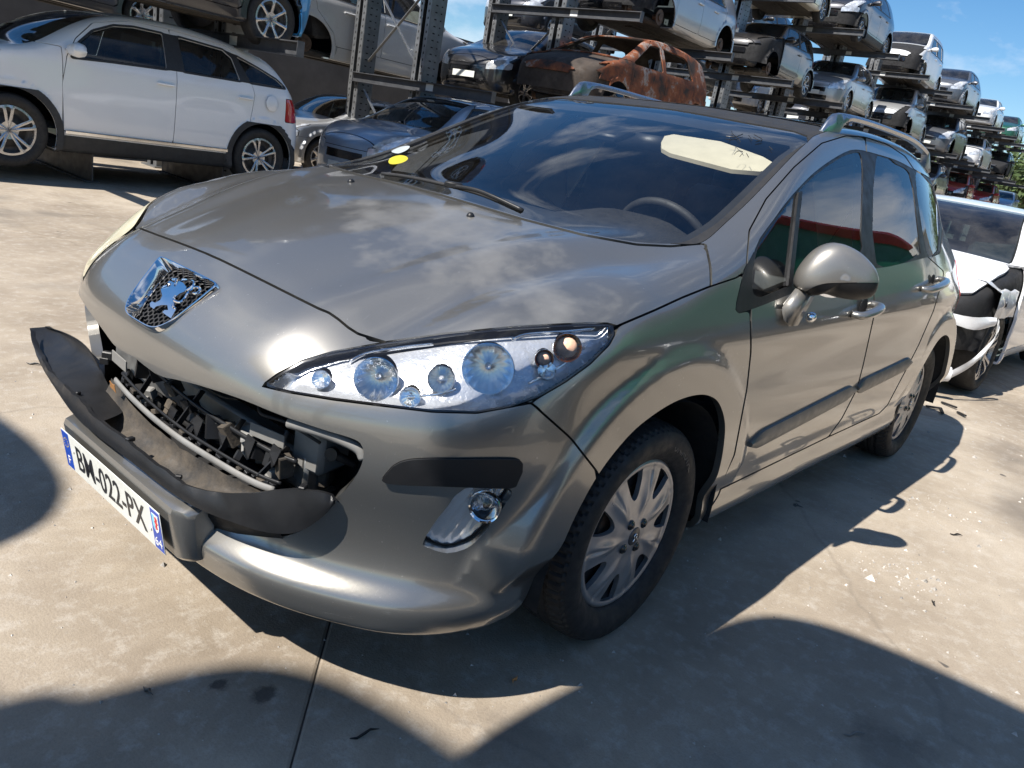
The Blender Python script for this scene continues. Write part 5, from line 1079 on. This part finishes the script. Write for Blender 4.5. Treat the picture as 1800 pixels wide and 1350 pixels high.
# ------------------------------------------------------------------ rack
M_galv=simple('galvanised steel',(.24,.25,.26),.42,.7,.25,5,dirt=.3,dcol=(.16,.14,.12))
M_galvd=simple('dark galvanised beam',(.10,.105,.115),.5,.55,.25,5,dirt=.25,dcol=(.12,.10,.085))
M_tagw=simple('white rack label',(.75,.76,.75),.6)
LV=[1.80,3.45,5.15]   # top of arms at each level
YB,YF,YT=-9.3,-7.75,-6.02
def rack(x,label,levels=3,top=None,mirror=1,y0=0.,dy=0.):
    e=empty('storage_rack',(x,y0,0)); tag(e,label,'rack','rack frames holding the cars')
    top=top or LV[levels-1]+.35
    yb,yf,yt=[k+dy for k in (YB,YF,YT)]
    for y in (yb,yf):
        m=MB(); w_=.15; d_=.13   # open omega section with slotted edges
        m.box((-w_,y,top/2),(.014,2*d_,top)); m.box((0,y-d_,top/2),(2*w_,.012,top)); m.box((0,y+d_,top/2),(2*w_,.012,top)); m.box((w_,y-d_+.045,top/2),(.012,.09,top)); m.box((w_,y+d_-.045,top/2),(.012,.09,top)); m.box((0,y,.01),(.42,.40,.02))
        p=m.build('post',M_galv,e); h=MB()
        for k in range(int(top/.10)):
            for s_ in (-1,1): h.box((w_+.0065,y+s_*(d_-.045),.12+.10*k),(.002,.022,.035)); h.box((.05,y+s_*(d_+.0065),.12+.10*k),(.045,.002,.018)); h.box((-.06,y+s_*(d_+.0065),.12+.10*k),(.03,.002,.018))
        hh=h.build('post_slots',M_dark,p); hh['kind']='stuff'
    for i in range(levels):
        z=LV[i]
        for dx in (.0,):
            m=MB(); a=np.array([dx,yb,z-.07]); b=np.array([dx,yt,z-.07]); m.box((.17,(yb+yt)/2,z-.075),(.012,yt-yb,.15)); m.box((.205,(yb+yt)/2,z-.006),(.08,yt-yb,.012)); m.box((.205,(yb+yt)/2,z-.144),(.08,yt-yb,.012)); m.box((.205,yt+.004,z-.075),(.09,.008,.16)); m.build('arm',M_galvd,e)
            MB().box((.178,yf+.35,z-.07),(.004,.16,.10)).build('level_label',M_tagw,e)
        z0=.3 if i==0 else LV[i-1]+.15; z1=z-.2
        for a,b in (((0.0,yb+.08,z0),(0,yf-.08,z1)),((.02,yf-.08,z0),(.02,yb+.08,z1))): MB().bar(a,b,.012,.05,(1,0,0)).build('brace',M_galv,e)
    return e
def rails(x0,x1,label,lv,y0=0):
    """pair of long beams laid over the arms that carry a car"""
    e=empty('car_support',(0,0,0)); tag(e,label,'support beam','beams under the stacked cars')
    for y in (-6.45+y0,-7.55+y0):
        m=MB(); z=LV[lv]+.05; m.box(((x0+x1)/2,y,z),(abs(x1-x0),.010,.10)); m.box(((x0+x1)/2,y,z+.046),(abs(x1-x0),.09,.010)); m.box(((x0+x1)/2,y,z-.046),(abs(x1-x0),.09,.010)); m.build('beam',M_galvd,e)

def gravel():
    """loose grit and glass crumbs lying on the slabs"""
    rg=np.random.default_rng(5); n=2600; m=MB(); V=[];F=[]
    xy=np.c_[rg.uniform(-4.5,1.9,n),rg.uniform(-1.9,2.6,n)]; ck=onp(1590,1010,2,0); xy[:160]=rg.normal(0,.11,(160,2))+[ck[0],ck[1]]; xy[160:260]=rg.normal(0,.12,(100,2))+[onp(1640,900,2,0)[0],onp(1640,900,2,0)[1]]; sz=rg.exponential(.0022,n)+.0012
    base=np.array([(1,0,0),(-.5,.87,0),(-.5,-.87,0),(0,0,.9)])
    for i in range(n):
        a=rg.uniform(0,6.28); R_=np.array([[math.cos(a),-math.sin(a),0],[math.sin(a),math.cos(a),0],[0,0,1]]); q=(base*(sz[i]*rg.uniform(.7,1.3,(4,3))))@R_.T+[xy[i,0],xy[i,1],0.]; b=len(V); V+=q.tolist(); F+=[(b,b+1,b+3),(b+1,b+2,b+3),(b+2,b,b+3)]
    o=obj('grit',V,F,simple('grit',(.40,.38,.35),.6,0,.75,30),smooth=False); tag(o,'loose grit and crumbs scattered over the concrete','grit',kind='stuff')
gravel()
# ------------------------------------------------------------------ placing racks and cars
def P_(n,c,**k): return paint(n,c,**k)
white=P_('white lacquer',(.70,.71,.72),metal=0,rough=.35,dirt=.30); wclean=P_('clean white lacquer',(.84,.85,.86),metal=0,rough=.35,dirt=.06); silver=P_('silver lacquer',(.42,.43,.44),metal=.6,dirt=.35); grey=P_('grey lacquer',(.11,.12,.14),metal=.5,dirt=.2)
dgrey=P_('dark grey lacquer',(.026,.028,.036),metal=.4,dirt=.10); black=P_('black lacquer',(.012,.012,.014),metal=.2,dirt=.12); dblue=P_('dark blue lacquer',(.012,.022,.06),metal=.3,dirt=.1)
sblue=P_('silver blue lacquer',(.30,.39,.50),metal=.5,dirt=.10); lblue=P_('light blue lacquer',(.05,.30,.62),metal=.2,dirt=.05); red=P_('red lacquer',(.36,.012,.012),metal=.1,dirt=.12); green=P_('dark green lacquer',(.012,.09,.055),metal=.3,dirt=.12); cream=P_('cream lacquer',(.60,.57,.48),metal=0,dirt=.25)
def rust_mat():
    m=bpy.data.materials.new('burnt rusted body'); n,l,p=nodes_of(m); a=noise(n,l,2.2,10,.65); b=noise(n,l,9,8,.7)
    c=ramp(n,l,a,[(.38,(.030,.022,.018)),(.47,(.17,.048,.018)),(.53,(.26,.085,.03)),(.58,(.33,.31,.29)),(.63,(.20,.06,.025)),(.72,(.05,.03,.022))]); c=mixc(n,l,ramp(n,l,b,[(.45,0.),(.7,.8)]),c,(.10,.045,.025))
    l.new(c,p.inputs['Base Color']); p.inputs['Roughness'].default_value=.85; l.new(bump(n,l,b,.5,.01),p.inputs['Normal']); return m
rust=rust_mat()
frames=[(-.75,'a leftmost'),(-3.7,'b'),(-6.9,'c'),(-9.85,'d'),(-13.1,'e'),(-16.05,'f'),(-19.3,'g'),(-22.3,'h'),(-25.5,'i'),(-28.5,'j'),(-31.7,'k'),(-34.7,'l'),(-37.9,'m'),(-40.9,'n'),(-44.1,'o'),(-47.1,'p')]
RL={-.75:'galvanised rack frame above the hood of the white crossover',-3.7:'galvanised rack frame above the rear half of the white crossover',-6.9:'galvanised cross-braced rack frame over the silver-blue car',-9.85:'galvanised rack frame just left of the burnt rusty car',-13.1:'galvanised rack frame behind the burnt rusty car',-16.05:'galvanised rack frame left of the black stripped-nose mini',-19.3:'galvanised rack frame behind the tail of the black mini',-22.3:'galvanised rack frame under the silver hatchback by the mini',-25.5:'galvanised rack frame between silver hatchback and stripped silver car',-28.5:'galvanised rack frame under the smashed white van',-31.7:'galvanised rack frame between white van and grey-blue crossover',-34.7:'galvanised rack frame under the grey-blue crossover',-37.9:'galvanised rack frame between grey-blue crossover and white three-box',-40.9:'galvanised rack frame under the top white hatchback',-44.1:'galvanised rack frame left of the green car on top',-47.1:'rightmost and farthest galvanised rack frame under the green car'}
for x,_ in frames: rack(x if x!=-6.9 else -7.3,RL[x],dy=-.5 if x==-6.9 else 0.)
yc=-7.56; D4=math.radians(4)
def onrack(ct,wt,label,mat,x,lv,y=yc,yaw=D4,rail=True,**k):
    e=place_car(ct,wt,label,'stacked_car',mat,(x,y,LV[lv]-.075),yaw+random.uniform(-.03,.03),random.uniform(-.02,.025),random.uniform(-.03,.03),group='cars stored on the rack',**k)
    if rail: pass
    return e
# ground row
suv=place_car(XOVER,W18,'white crossover with black wheel arches standing on ground beams at left','crossover_car',wclean,(-1.07,-7.86,.125),math.radians(.6))
x3=place_car(SUV,W17,'silver-blue car on the ground right behind the white crossover','parked_car',sblue,(-5.95,-7.35,.02),math.radians(2),group='cars on the ground below the rack',missing=('arch_cladding','sill_cladding'))
sed=place_car(SEDAN,W16,'pale silver saloon behind the thick rack post','parked_car',silver,(-6.6,-10.6,.02),math.radians(2),group='cars on the ground below the rack')
m=MB(); m.box((-1.35,.905,.395),(1.75,.012,.035),None,.004); m.build('chrome_sill_strip',M_chrome,suv)
m=MB().lathe([(0,.004),(.085,.004),(.09,0)],28,basis(np.array([-.12,1,.1])),(-2.78,.872,.99)); m.build('fuel_flap',wclean,suv,smooth=True)
for x in (-1.93,-3.42):
    m=MB(); m.box((x,-8.0,.16),(.014,1.5,.30)); m.box((x,-8.0,.31),(.13,1.5,.014)); m.box((x,-8.0,.012),(.13,1.5,.014)); o=m.build('support_beam',M_galvd); tag(o,'steel beam on edge under the %s half of the white crossover'%('front' if x>-3 else 'rear'),'beam','beams under the white crossover')
# level two
bl=onrack(HATCH,WMZ,'dark car with blue tail and silver seven-spoke wheel directly above the white crossover',dgrey,-1.15,0,missing=('front_bumper','hood'))
for ch in bl.children:
    if ch.name.startswith('body_shell'):
        b_=bmesh.new(); b_.from_mesh(ch.data); bmesh.ops.delete(b_,geom=[f_ for f_ in b_.faces if f_.calc_center_median().x>-2.80 or f_.calc_center_median().z>.9],context='FACES')
        for v_ in b_.verts: v_.co=v_.co+v_.normal*.006
        me_=bpy.data.meshes.new('rear_bumper'); b_.to_mesh(me_); b_.free(); me_.materials.append(lblue); link(bpy.data.objects.new('rear_bumper',me_),bl)
onrack(SUV,W18,'stripped white car facing away, between rack posts above the silver-blue car',cream if 0 else white,-9.75,0,y=-11.0,yaw=math.pi+D4*.3,nowheel=(2,3,0,1),missing=('front_bumper','headlight','hood','arch_cladding','sill_cladding','tail_light')).scale=(1.26,1,1.08)
onrack(HATCH,W17,'black hatchback with crumpled hood and cloudy headlight, left of the rusty car',black,-9.65,0,y=-9.0)
rc=onrack(HATCH,W16,'burnt-out rusty orange car shell without glass',rust,-9.35,0,y=-6.85,missing=('hood','front_bumper','headlight','windscreen','side_window','rear_window','tail_light','seat','rear_bench','dashboard','window_surround','door_mirror','grille','lower_grille','door_handle'),nowheel=(0,1,2,3)); rc.scale=(1.12,1,1.0)
for ch in rc.children:
    if ch.name.startswith('inner'): 
        ch.material_slots[0].link='OBJECT'; ch.material_slots[0].material=simple('sooty inner panels',(.05,.038,.03),.9,0,.4,6)
onrack(SEDAN,W16,'silver car whose roof shows under the black mini',silver,-20.2,0)
onrack(HATCH,W16,'grey hatchback at lowest visible level, left of the red cars',grey,-32.6,0)
onrack(HATCH,W16,'dark red hatchback with torn front wing, left of the other red car',red,-38.0,0,missing=('front_bumper',('front_fender',0)))
onrack(COMPACT,W17,'red car with headlight and crumpled wing, right of the other red car',red,-43.6,0,missing=(('front_fender',0),))
onrack(COMPACT,W16,'blue-grey car at far right below the wrecks',sblue,-49.5,0)
# level three
onrack(COMPACT,W16,'dark blue hatchback above the crumpled black hatchback',dblue,-8.2,1,y=-11.8,yaw=math.pi)
onrack(COMPACT,W16,'silver-white car with bare rear hub above the burnt rusty car',silver,-11.3,1,nowheel=(0,2),missing=('front_bumper','hood'))
onrack(MINI,W17,'black mini with its whole front torn off',black,-16.15,1,missing=('front_bumper','headlight',('front_fender',0)),nowheel=(0,1))
onrack(HATCH,W16,'silver hatchback with intact headlight right of the black mini',silver,-21.2,1)
onrack(VAN,W16,'silver van-shaped car with stripped nose and dark side strip, middle level',silver,-27.2,1,missing=('front_bumper','headlight'),nowheel=(0,1))
onrack(SUV,W17,'grey crossover with missing front wheel, middle level',grey,-33.0,1,nowheel=(0,),missing=('arch_cladding',))
onrack(HATCH,W17,'white hatchback on the middle level right of the grey crossover',white,-38.7,1)
onrack(COMPACT,W16,'black gutted wreck at the right end of the middle level',black,-44.4,1,missing=('front_bumper','hood','headlight','front_fender','front_door'),nowheel=(0,1))
# level four
onrack(COMPACT,W9,'cream car above the black mini, only its underside and one wheel showing',cream,-16.0,2)
onrack(SUV,W9,'dark grey crossover with smashed front on top of the rack',dgrey,-20.7,2,missing=('front_bumper','arch_cladding',('headlight',1)))
onrack(VAN,W16,'white van with crushed bonnet and broken windscreen on top of the rack',white,-26.8,2,missing=('front_bumper','hood','headlight'))
onrack(SUV,W17,'grey-blue crossover on top right of the white van',sblue if 0 else grey,-32.6,2,missing=('arch_cladding',))
onrack(COMPACT,W17,'white hatchback on top between the grey crossover and green car',white,-38.6,2)
onrack(SEDAN,W16,'dark green car on top at the far right',green,-44.2,2)
# level three above the left cars, shading them
onrack(COMPACT,W16,'dark grey compact above the blue-tailed car, over the left edge',dgrey,-.4,1); onrack(SUV,W16,'black crossover above the stripped white car, over the top edge',black,-5.0,1); onrack(HATCH,W16,'dark blue hatchback on top over the left part of the rack',dblue,-2.6,2)
# second file behind, seen through the gaps
for ct,mt,x,lb in ((SEDAN,dgrey,-.6,'dark saloon on the ground behind the white crossover'),(HATCH,black,-11.5,'black hatchback on the ground behind the silver-blue car')): place_car(ct,W16,lb,'parked_car',mt,(x,-10.7,.02),.02,group='cars on the ground below the rack')
bk=[(SEDAN,black,2.6,0,'black saloon deep in the rack at the top left corner'),(HATCH,grey,-1.6,0,'grey hatchback deep in the rack behind the blue-tailed car'),(COMPACT,silver,-14.5,0,'silver compact deep in the rack behind the rusty car'),(SEDAN,black,-19.5,1,'black saloon deep in the rack behind the mini'),(HATCH,white,-24.5,1,'white hatchback deep in the rack behind the middle level'),(SUV,dgrey,-5.2,1,'dark crossover deep in the rack above the thick post'),(HATCH,dgrey,-13.2,1,'dark hatchback deep in the rack behind the bare-hub car'),(SUV,black,-16.5,2,'black crossover deep in the rack on the top level')]
bk+=[(c_,m_,x_,l_,'%s %s deep in the far rack, %s'%(n_,k_,w_)) for c_,m_,x_,l_,n_,k_,w_ in ((HATCH,black,-26,0,'black','hatchback','behind the lowest level'),(SUV,dblue,-32,0,'dark blue','crossover','behind the lowest grey hatchback'),(SEDAN,dgrey,-38,0,'dark grey','saloon','behind the torn red hatchback'),(COMPACT,black,-44,0,'black','compact','behind the second red car'),(SUV,dgrey,-30,1,'dark grey','crossover','behind the stripped silver car'),(COMPACT,dblue,-36,1,'dark blue','compact','behind the grey crossover'),(HATCH,black,-42,1,'black','hatchback','behind the middle white hatchback'),(SUV,black,-23,2,'black','crossover','behind the top grey crossover'))]
for ct,mt,x,lv,lb in bk: onrack(ct,W16,lb,mt,x,lv,y=-11.6)
# white car with a smashed nose right behind the estate
wc=place_car(COMPACT,W17,'white car with smashed nose right behind the taupe estate','crashed_car',wclean,(-5.25,-.08,.02),math.radians(-2.5),missing=('front_bumper',('headlight',0),('front_fender',0),'grille','lower_grille'))
def crash():
    R=Matrix.Rotation(math.radians(-2.5),4,'Z'); 
    def bar(nm,pts,w_,t,mat=white):
        P=smoothpts(pts,5); m=MB(); rows=[]
        tg=np.gradient(P,axis=0)
        for i,p in enumerate(P):
            ww=w_*1.35*(.8+.2*math.sin(i*.7)); dd=.012*math.sin(i*.8); rows.append([p+[dd,dd,ww],p+[t*.5,t*.6,ww*.3],p+[t*.5,t*.6,-ww*.5],p+[dd*.5,0,-ww],p+[-.004,-.004,0]])
        m.grid(np.array(rows),closed_v=True); m.add(rows[0],[(0,1,2,3,4)]); m.add(rows[-1],[(0,1,2,3,4)]); o=m.build(nm,mat,wc,auto=40); return o
    bar('bumper_strip',[(.72,.15,.62),(.74,.45,.60),(.62,.78,.57),(.42,.90,.60)],.035,.012)
    bar('bumper_strip',[(.80,.10,.22),(.78,.45,.20),(.70,.66,.19),(.62,.78,.18)],.06,.02)
    bar('bumper_edge',[(.62,.78,.18),(.45,.88,.33),(.38,.92,.5),(.40,.91,.60)],.03,.012)
    m=MB(); m.box((.52,.52,.44),(.16,.30,.20),Matrix.Rotation(.4,3,'Z'),.03); m.box((.48,.62,.36),(.10,.18,.16),Matrix.Rotation(-.5,3,'X'),.02); m.build('lamp_carrier',M_black,wc,auto=40)
    m=MB(); m.box((.60,.40,.40),(.04,.5,.08),Matrix.Rotation(.3,3,'Z'),.01); m.box((.5,.3,.5),(.2,.05,.05)); m.build('bent_rail',M_alu,wc,auto=40)
    # folded wing
    P=[]
    for i,x in enumerate(np.linspace(.38,-.30,9)):
        P.append([(x,.60+.10*math.sin(i*1.7),.84+.02*math.cos(i*2.1)),(x+.02,.74+.03*math.sin(i*2.3),.86),(x,.85+.015*math.cos(i*1.9),.80),(x-.03,.865+.02*math.sin(i*1.4),.70+.02*math.sin(i)),(x-.05,.86+.01*math.sin(i*2),.60)])
    MB().grid(np.array(P)).build('crumpled_wing',white,wc,smooth=True)
crash()
for k,(u,v,a,l) in enumerate(((1655,722,.3,.16),(1668,712,1.2,.12),(1640,716,2.2,.10),(1690,728,.8,.09))):
    c=onp(u,v,2,.012); o=MB().bar(c-np.array([math.cos(a)*l/2,math.sin(a)*l/2,0]),c+np.array([math.cos(a)*l/2,math.sin(a)*l/2,.004]),.02,.012,(0,0,1),.003).build('debris',M_black); tag(o,['long black plastic shard beside the white car bumper','short black plastic shard nearest the white bumper','black clip lying by the estate rear tyre','small black fragment farthest right of the debris'][k],'debris','broken plastic on the ground')
dbl=['bent dark wire offcut left of the number plate','small brown leaf lying left below the bumper','black plastic sliver in front of the slab joint','grey bolt near the bottom left stains','curled brown leaf near the front wheel shadow','thin black strip in the sunlit concrete at right','pale plastic chip at the lower right','small black clip below the mirror shadow']
for k,(u,v) in enumerate(((60,640),(270,930),(640,1290),(260,1215),(905,1195),(1680,940),(1500,1290),(1640,1060))):
    c=onp(u,v,2,.004); rg=random.Random(k); l=rg.uniform(.012,.035); a=rg.uniform(0,3.1); pts=[c+np.array([math.cos(a)*t*l,math.sin(a)*t*l,.003*math.sin(3*t)+.002]) for t in (-1,-.5,0,.5,1)]
    tag(MB().tube(np.array(pts)+np.array([[0,0,0],[.002,.003,0],[-.003,.002,.002],[.002,-.002,0],[0,.003,0]]),[.0015,.004,.005,.004,.001],6,flat=.5).build('debris',(M_black,simple('dry leaf',(.42,.20,.07),.8,0,.3,60),M_black,M_steel,simple('dry leaf',(.42,.20,.07),.8,0,.3,60),M_black,M_greyp,M_black)[k]),dbl[k],'debris','broken plastic on the ground')
# ------------------------------------------------------------------ behind the camera: rack, cars and sheds that shade the yard and show in the paint
for x,l in ((6.0,'rack frame behind the viewer carrying two cars, nearer one'),(8.8,'rack frame behind the viewer carrying two cars, farther one')):
    r=rack(x,l); r.location.y=8.65
o1=place_car(HATCH,W16,'grey hatchback on the rack behind the viewer','stacked_car',grey,(3.37,1.15,LV[1]-.075),math.pi,group='cars behind the viewer'); o2=place_car(HATCH,W16,'silver hatchback on the highest level behind the viewer','stacked_car',silver,(6.15,.16,LV[2]-.075),math.pi,group='cars behind the viewer')
place_car(HATCH,W16,'dark hatchback on the rack behind the viewer, beside the grey one','stacked_car',dgrey,(4.95,-1.88,LV[1]-.075),math.pi+.15,group='cars behind the viewer')
for ct,mt,x,y,lb in ((HATCH,black,-1.2,4.7,'black hatchback parked across the aisle'),(SEDAN,dblue,-6.3,4.9,'dark blue saloon parked across the aisle'),(SUV,dgrey,3.6,4.9,'dark grey crossover parked across the aisle'),(COMPACT,dgrey,-11.4,4.8,'dark grey compact parked across the aisle'),(SUV,black,-16.4,4.9,'black crossover parked across the aisle'),(HATCH,dblue,-21.2,4.8,'dark blue hatchback parked across the aisle')): place_car(ct,W16,lb,'parked_car',mt,(x,y,.02),0,group='cars across the aisle')
def shed(x0,x1,y0,y1,h,hr,mat,trim,label):
    e=empty('shed',((x0+x1)/2,(y0+y1)/2,0)); tag(e,label,'shed'); cx,cy=(x0+x1)/2,(y0+y1)/2
    def corr(a,b,z0,zf):
        a=np.array(a);b=np.array(b); L_=np.linalg.norm(b-a); n_=int(L_/.18); d=(b-a)/L_; nn=np.array([d[1],-d[0]]); P=[]
        for i in range(n_*2+1):
            t=i/(n_*2); p=a+(b-a)*t+nn*(.03 if i%2 else 0); P.append([(p[0]-cx,p[1]-cy,z0),(p[0]-cx,p[1]-cy,zf(t))])
        return MB().grid(np.array(P))
    corr((x0,y0),(x1,y0),0,lambda t:h+(hr-h)*(1-abs(2*t-1))).build('front_wall',mat,e); corr((x1,y0),(x1,y1),0,lambda t:h).build('side_wall',mat,e); corr((x0,y1),(x0,y0),0,lambda t:h).build('side_wall',mat,e)
    xm=cx
    for a,b in ((x0,xm),(xm,x1)):
        za,zb_=(h,hr) if a==x0 else (hr,h); m=MB(); m.add([(a-cx,y0-.4-cy,za),(b-cx,y0-.4-cy,zb_),(b-cx,y1-cy,zb_),(a-cx,y1-cy,za),(a-cx,y0-.4-cy,za+.15),(b-cx,y0-.4-cy,zb_+.15),(b-cx,y1-cy,zb_+.15),(a-cx,y1-cy,za+.15)],[(0,1,2,3),(4,5,6,7),(0,1,5,4),(1,2,6,5),(2,3,7,6),(3,0,4,7)]); m.build('roof',trim,e)
    MB().box((0,y0-cy-.06,1.9),(4.2,.08,3.8)).build('roller_door',simple('grey roller door',(.35,.36,.37),.5,.3,.1,5),e)
corw=simple('white corrugated steel',(.62,.62,.58),.45,0,.06,.6,dirt=.12); corg=simple('green corrugated steel',(.015,.16,.09),.45,0,.1,.6); rtrim=simple('red roof trim',(.40,.03,.03),.5)
shed(-62,-28.5,7.0,22,5.8,7.8,corw,corw,'white corrugated shed across the aisle'); shed(-28,-8,7.4,22,5.6,7.6,corg,rtrim,'green corrugated shed with red roof edge')
wl=MB().box((-25,-17.5,1.9),(90,.25,3.8)).build('backdrop_wall',simple('backdrop wall darkened as shade',(.075,.073,.07),.85,0,.2,1.2,bmp=.3,bs=12)); tag(wl,'added backdrop wall far behind the rack, coloured dark as shade','wall')  # invented backdrop, its grey darkened so it reads as shade behind the rack
# trees at the end of the yard
def leaf_tree(x,y,h,label):
    e=empty('tree',(x,y,0)); tag(e,label,'tree','trees at the end of the yard')
    MB().tube([(0,0,0),(.1,.05,h*.3),(-.1,.1,h*.6),(.05,0,h*.85)],[.28,.2,.12,.04],8).build('trunk',simple('bark',(.10,.075,.05),.9),e,smooth=True)
    n=2600; rg=np.random.default_rng(int(abs(x*7+y*3))); cl=rg.normal(0,1,(26,3))*[h*.2,h*.2,h*.16]+[0,0,h*.62]; c=cl[rg.integers(0,26,n)]+rg.normal(0,h*.075,(n,3)); d=rg.normal(0,1,(n,3)); d/=np.linalg.norm(d,axis=1,keepdims=True); u=np.cross(d,rg.normal(0,1,(n,3))); u/=np.linalg.norm(u,axis=1,keepdims=True); v=np.cross(d,u); s=rg.uniform(.12,.28,(n,1))
    V=np.stack([c-u*s,c+v*s*.5,c+u*s,c-v*s*.5],1).reshape(-1,3); F=np.arange(4*n).reshape(-1,4); obj('crown',V,F,simple('leaves',(.065,.10,.03),.6,0,.4,.8),e,smooth=False)
for i,(x,y,h) in enumerate(((-62,-5,7.5),(-68,-2,8.5),(-66,-9,7),(-74,1,9),(-72,-14,8),(-80,-8,9))): leaf_tree(x,y,h,['green tree nearest the far right rack end','second green tree from the rack end','short green tree behind the rack end','tall green tree right of the rack end','green tree hidden left behind the rack end','farthest green tree beyond the yard'][i])
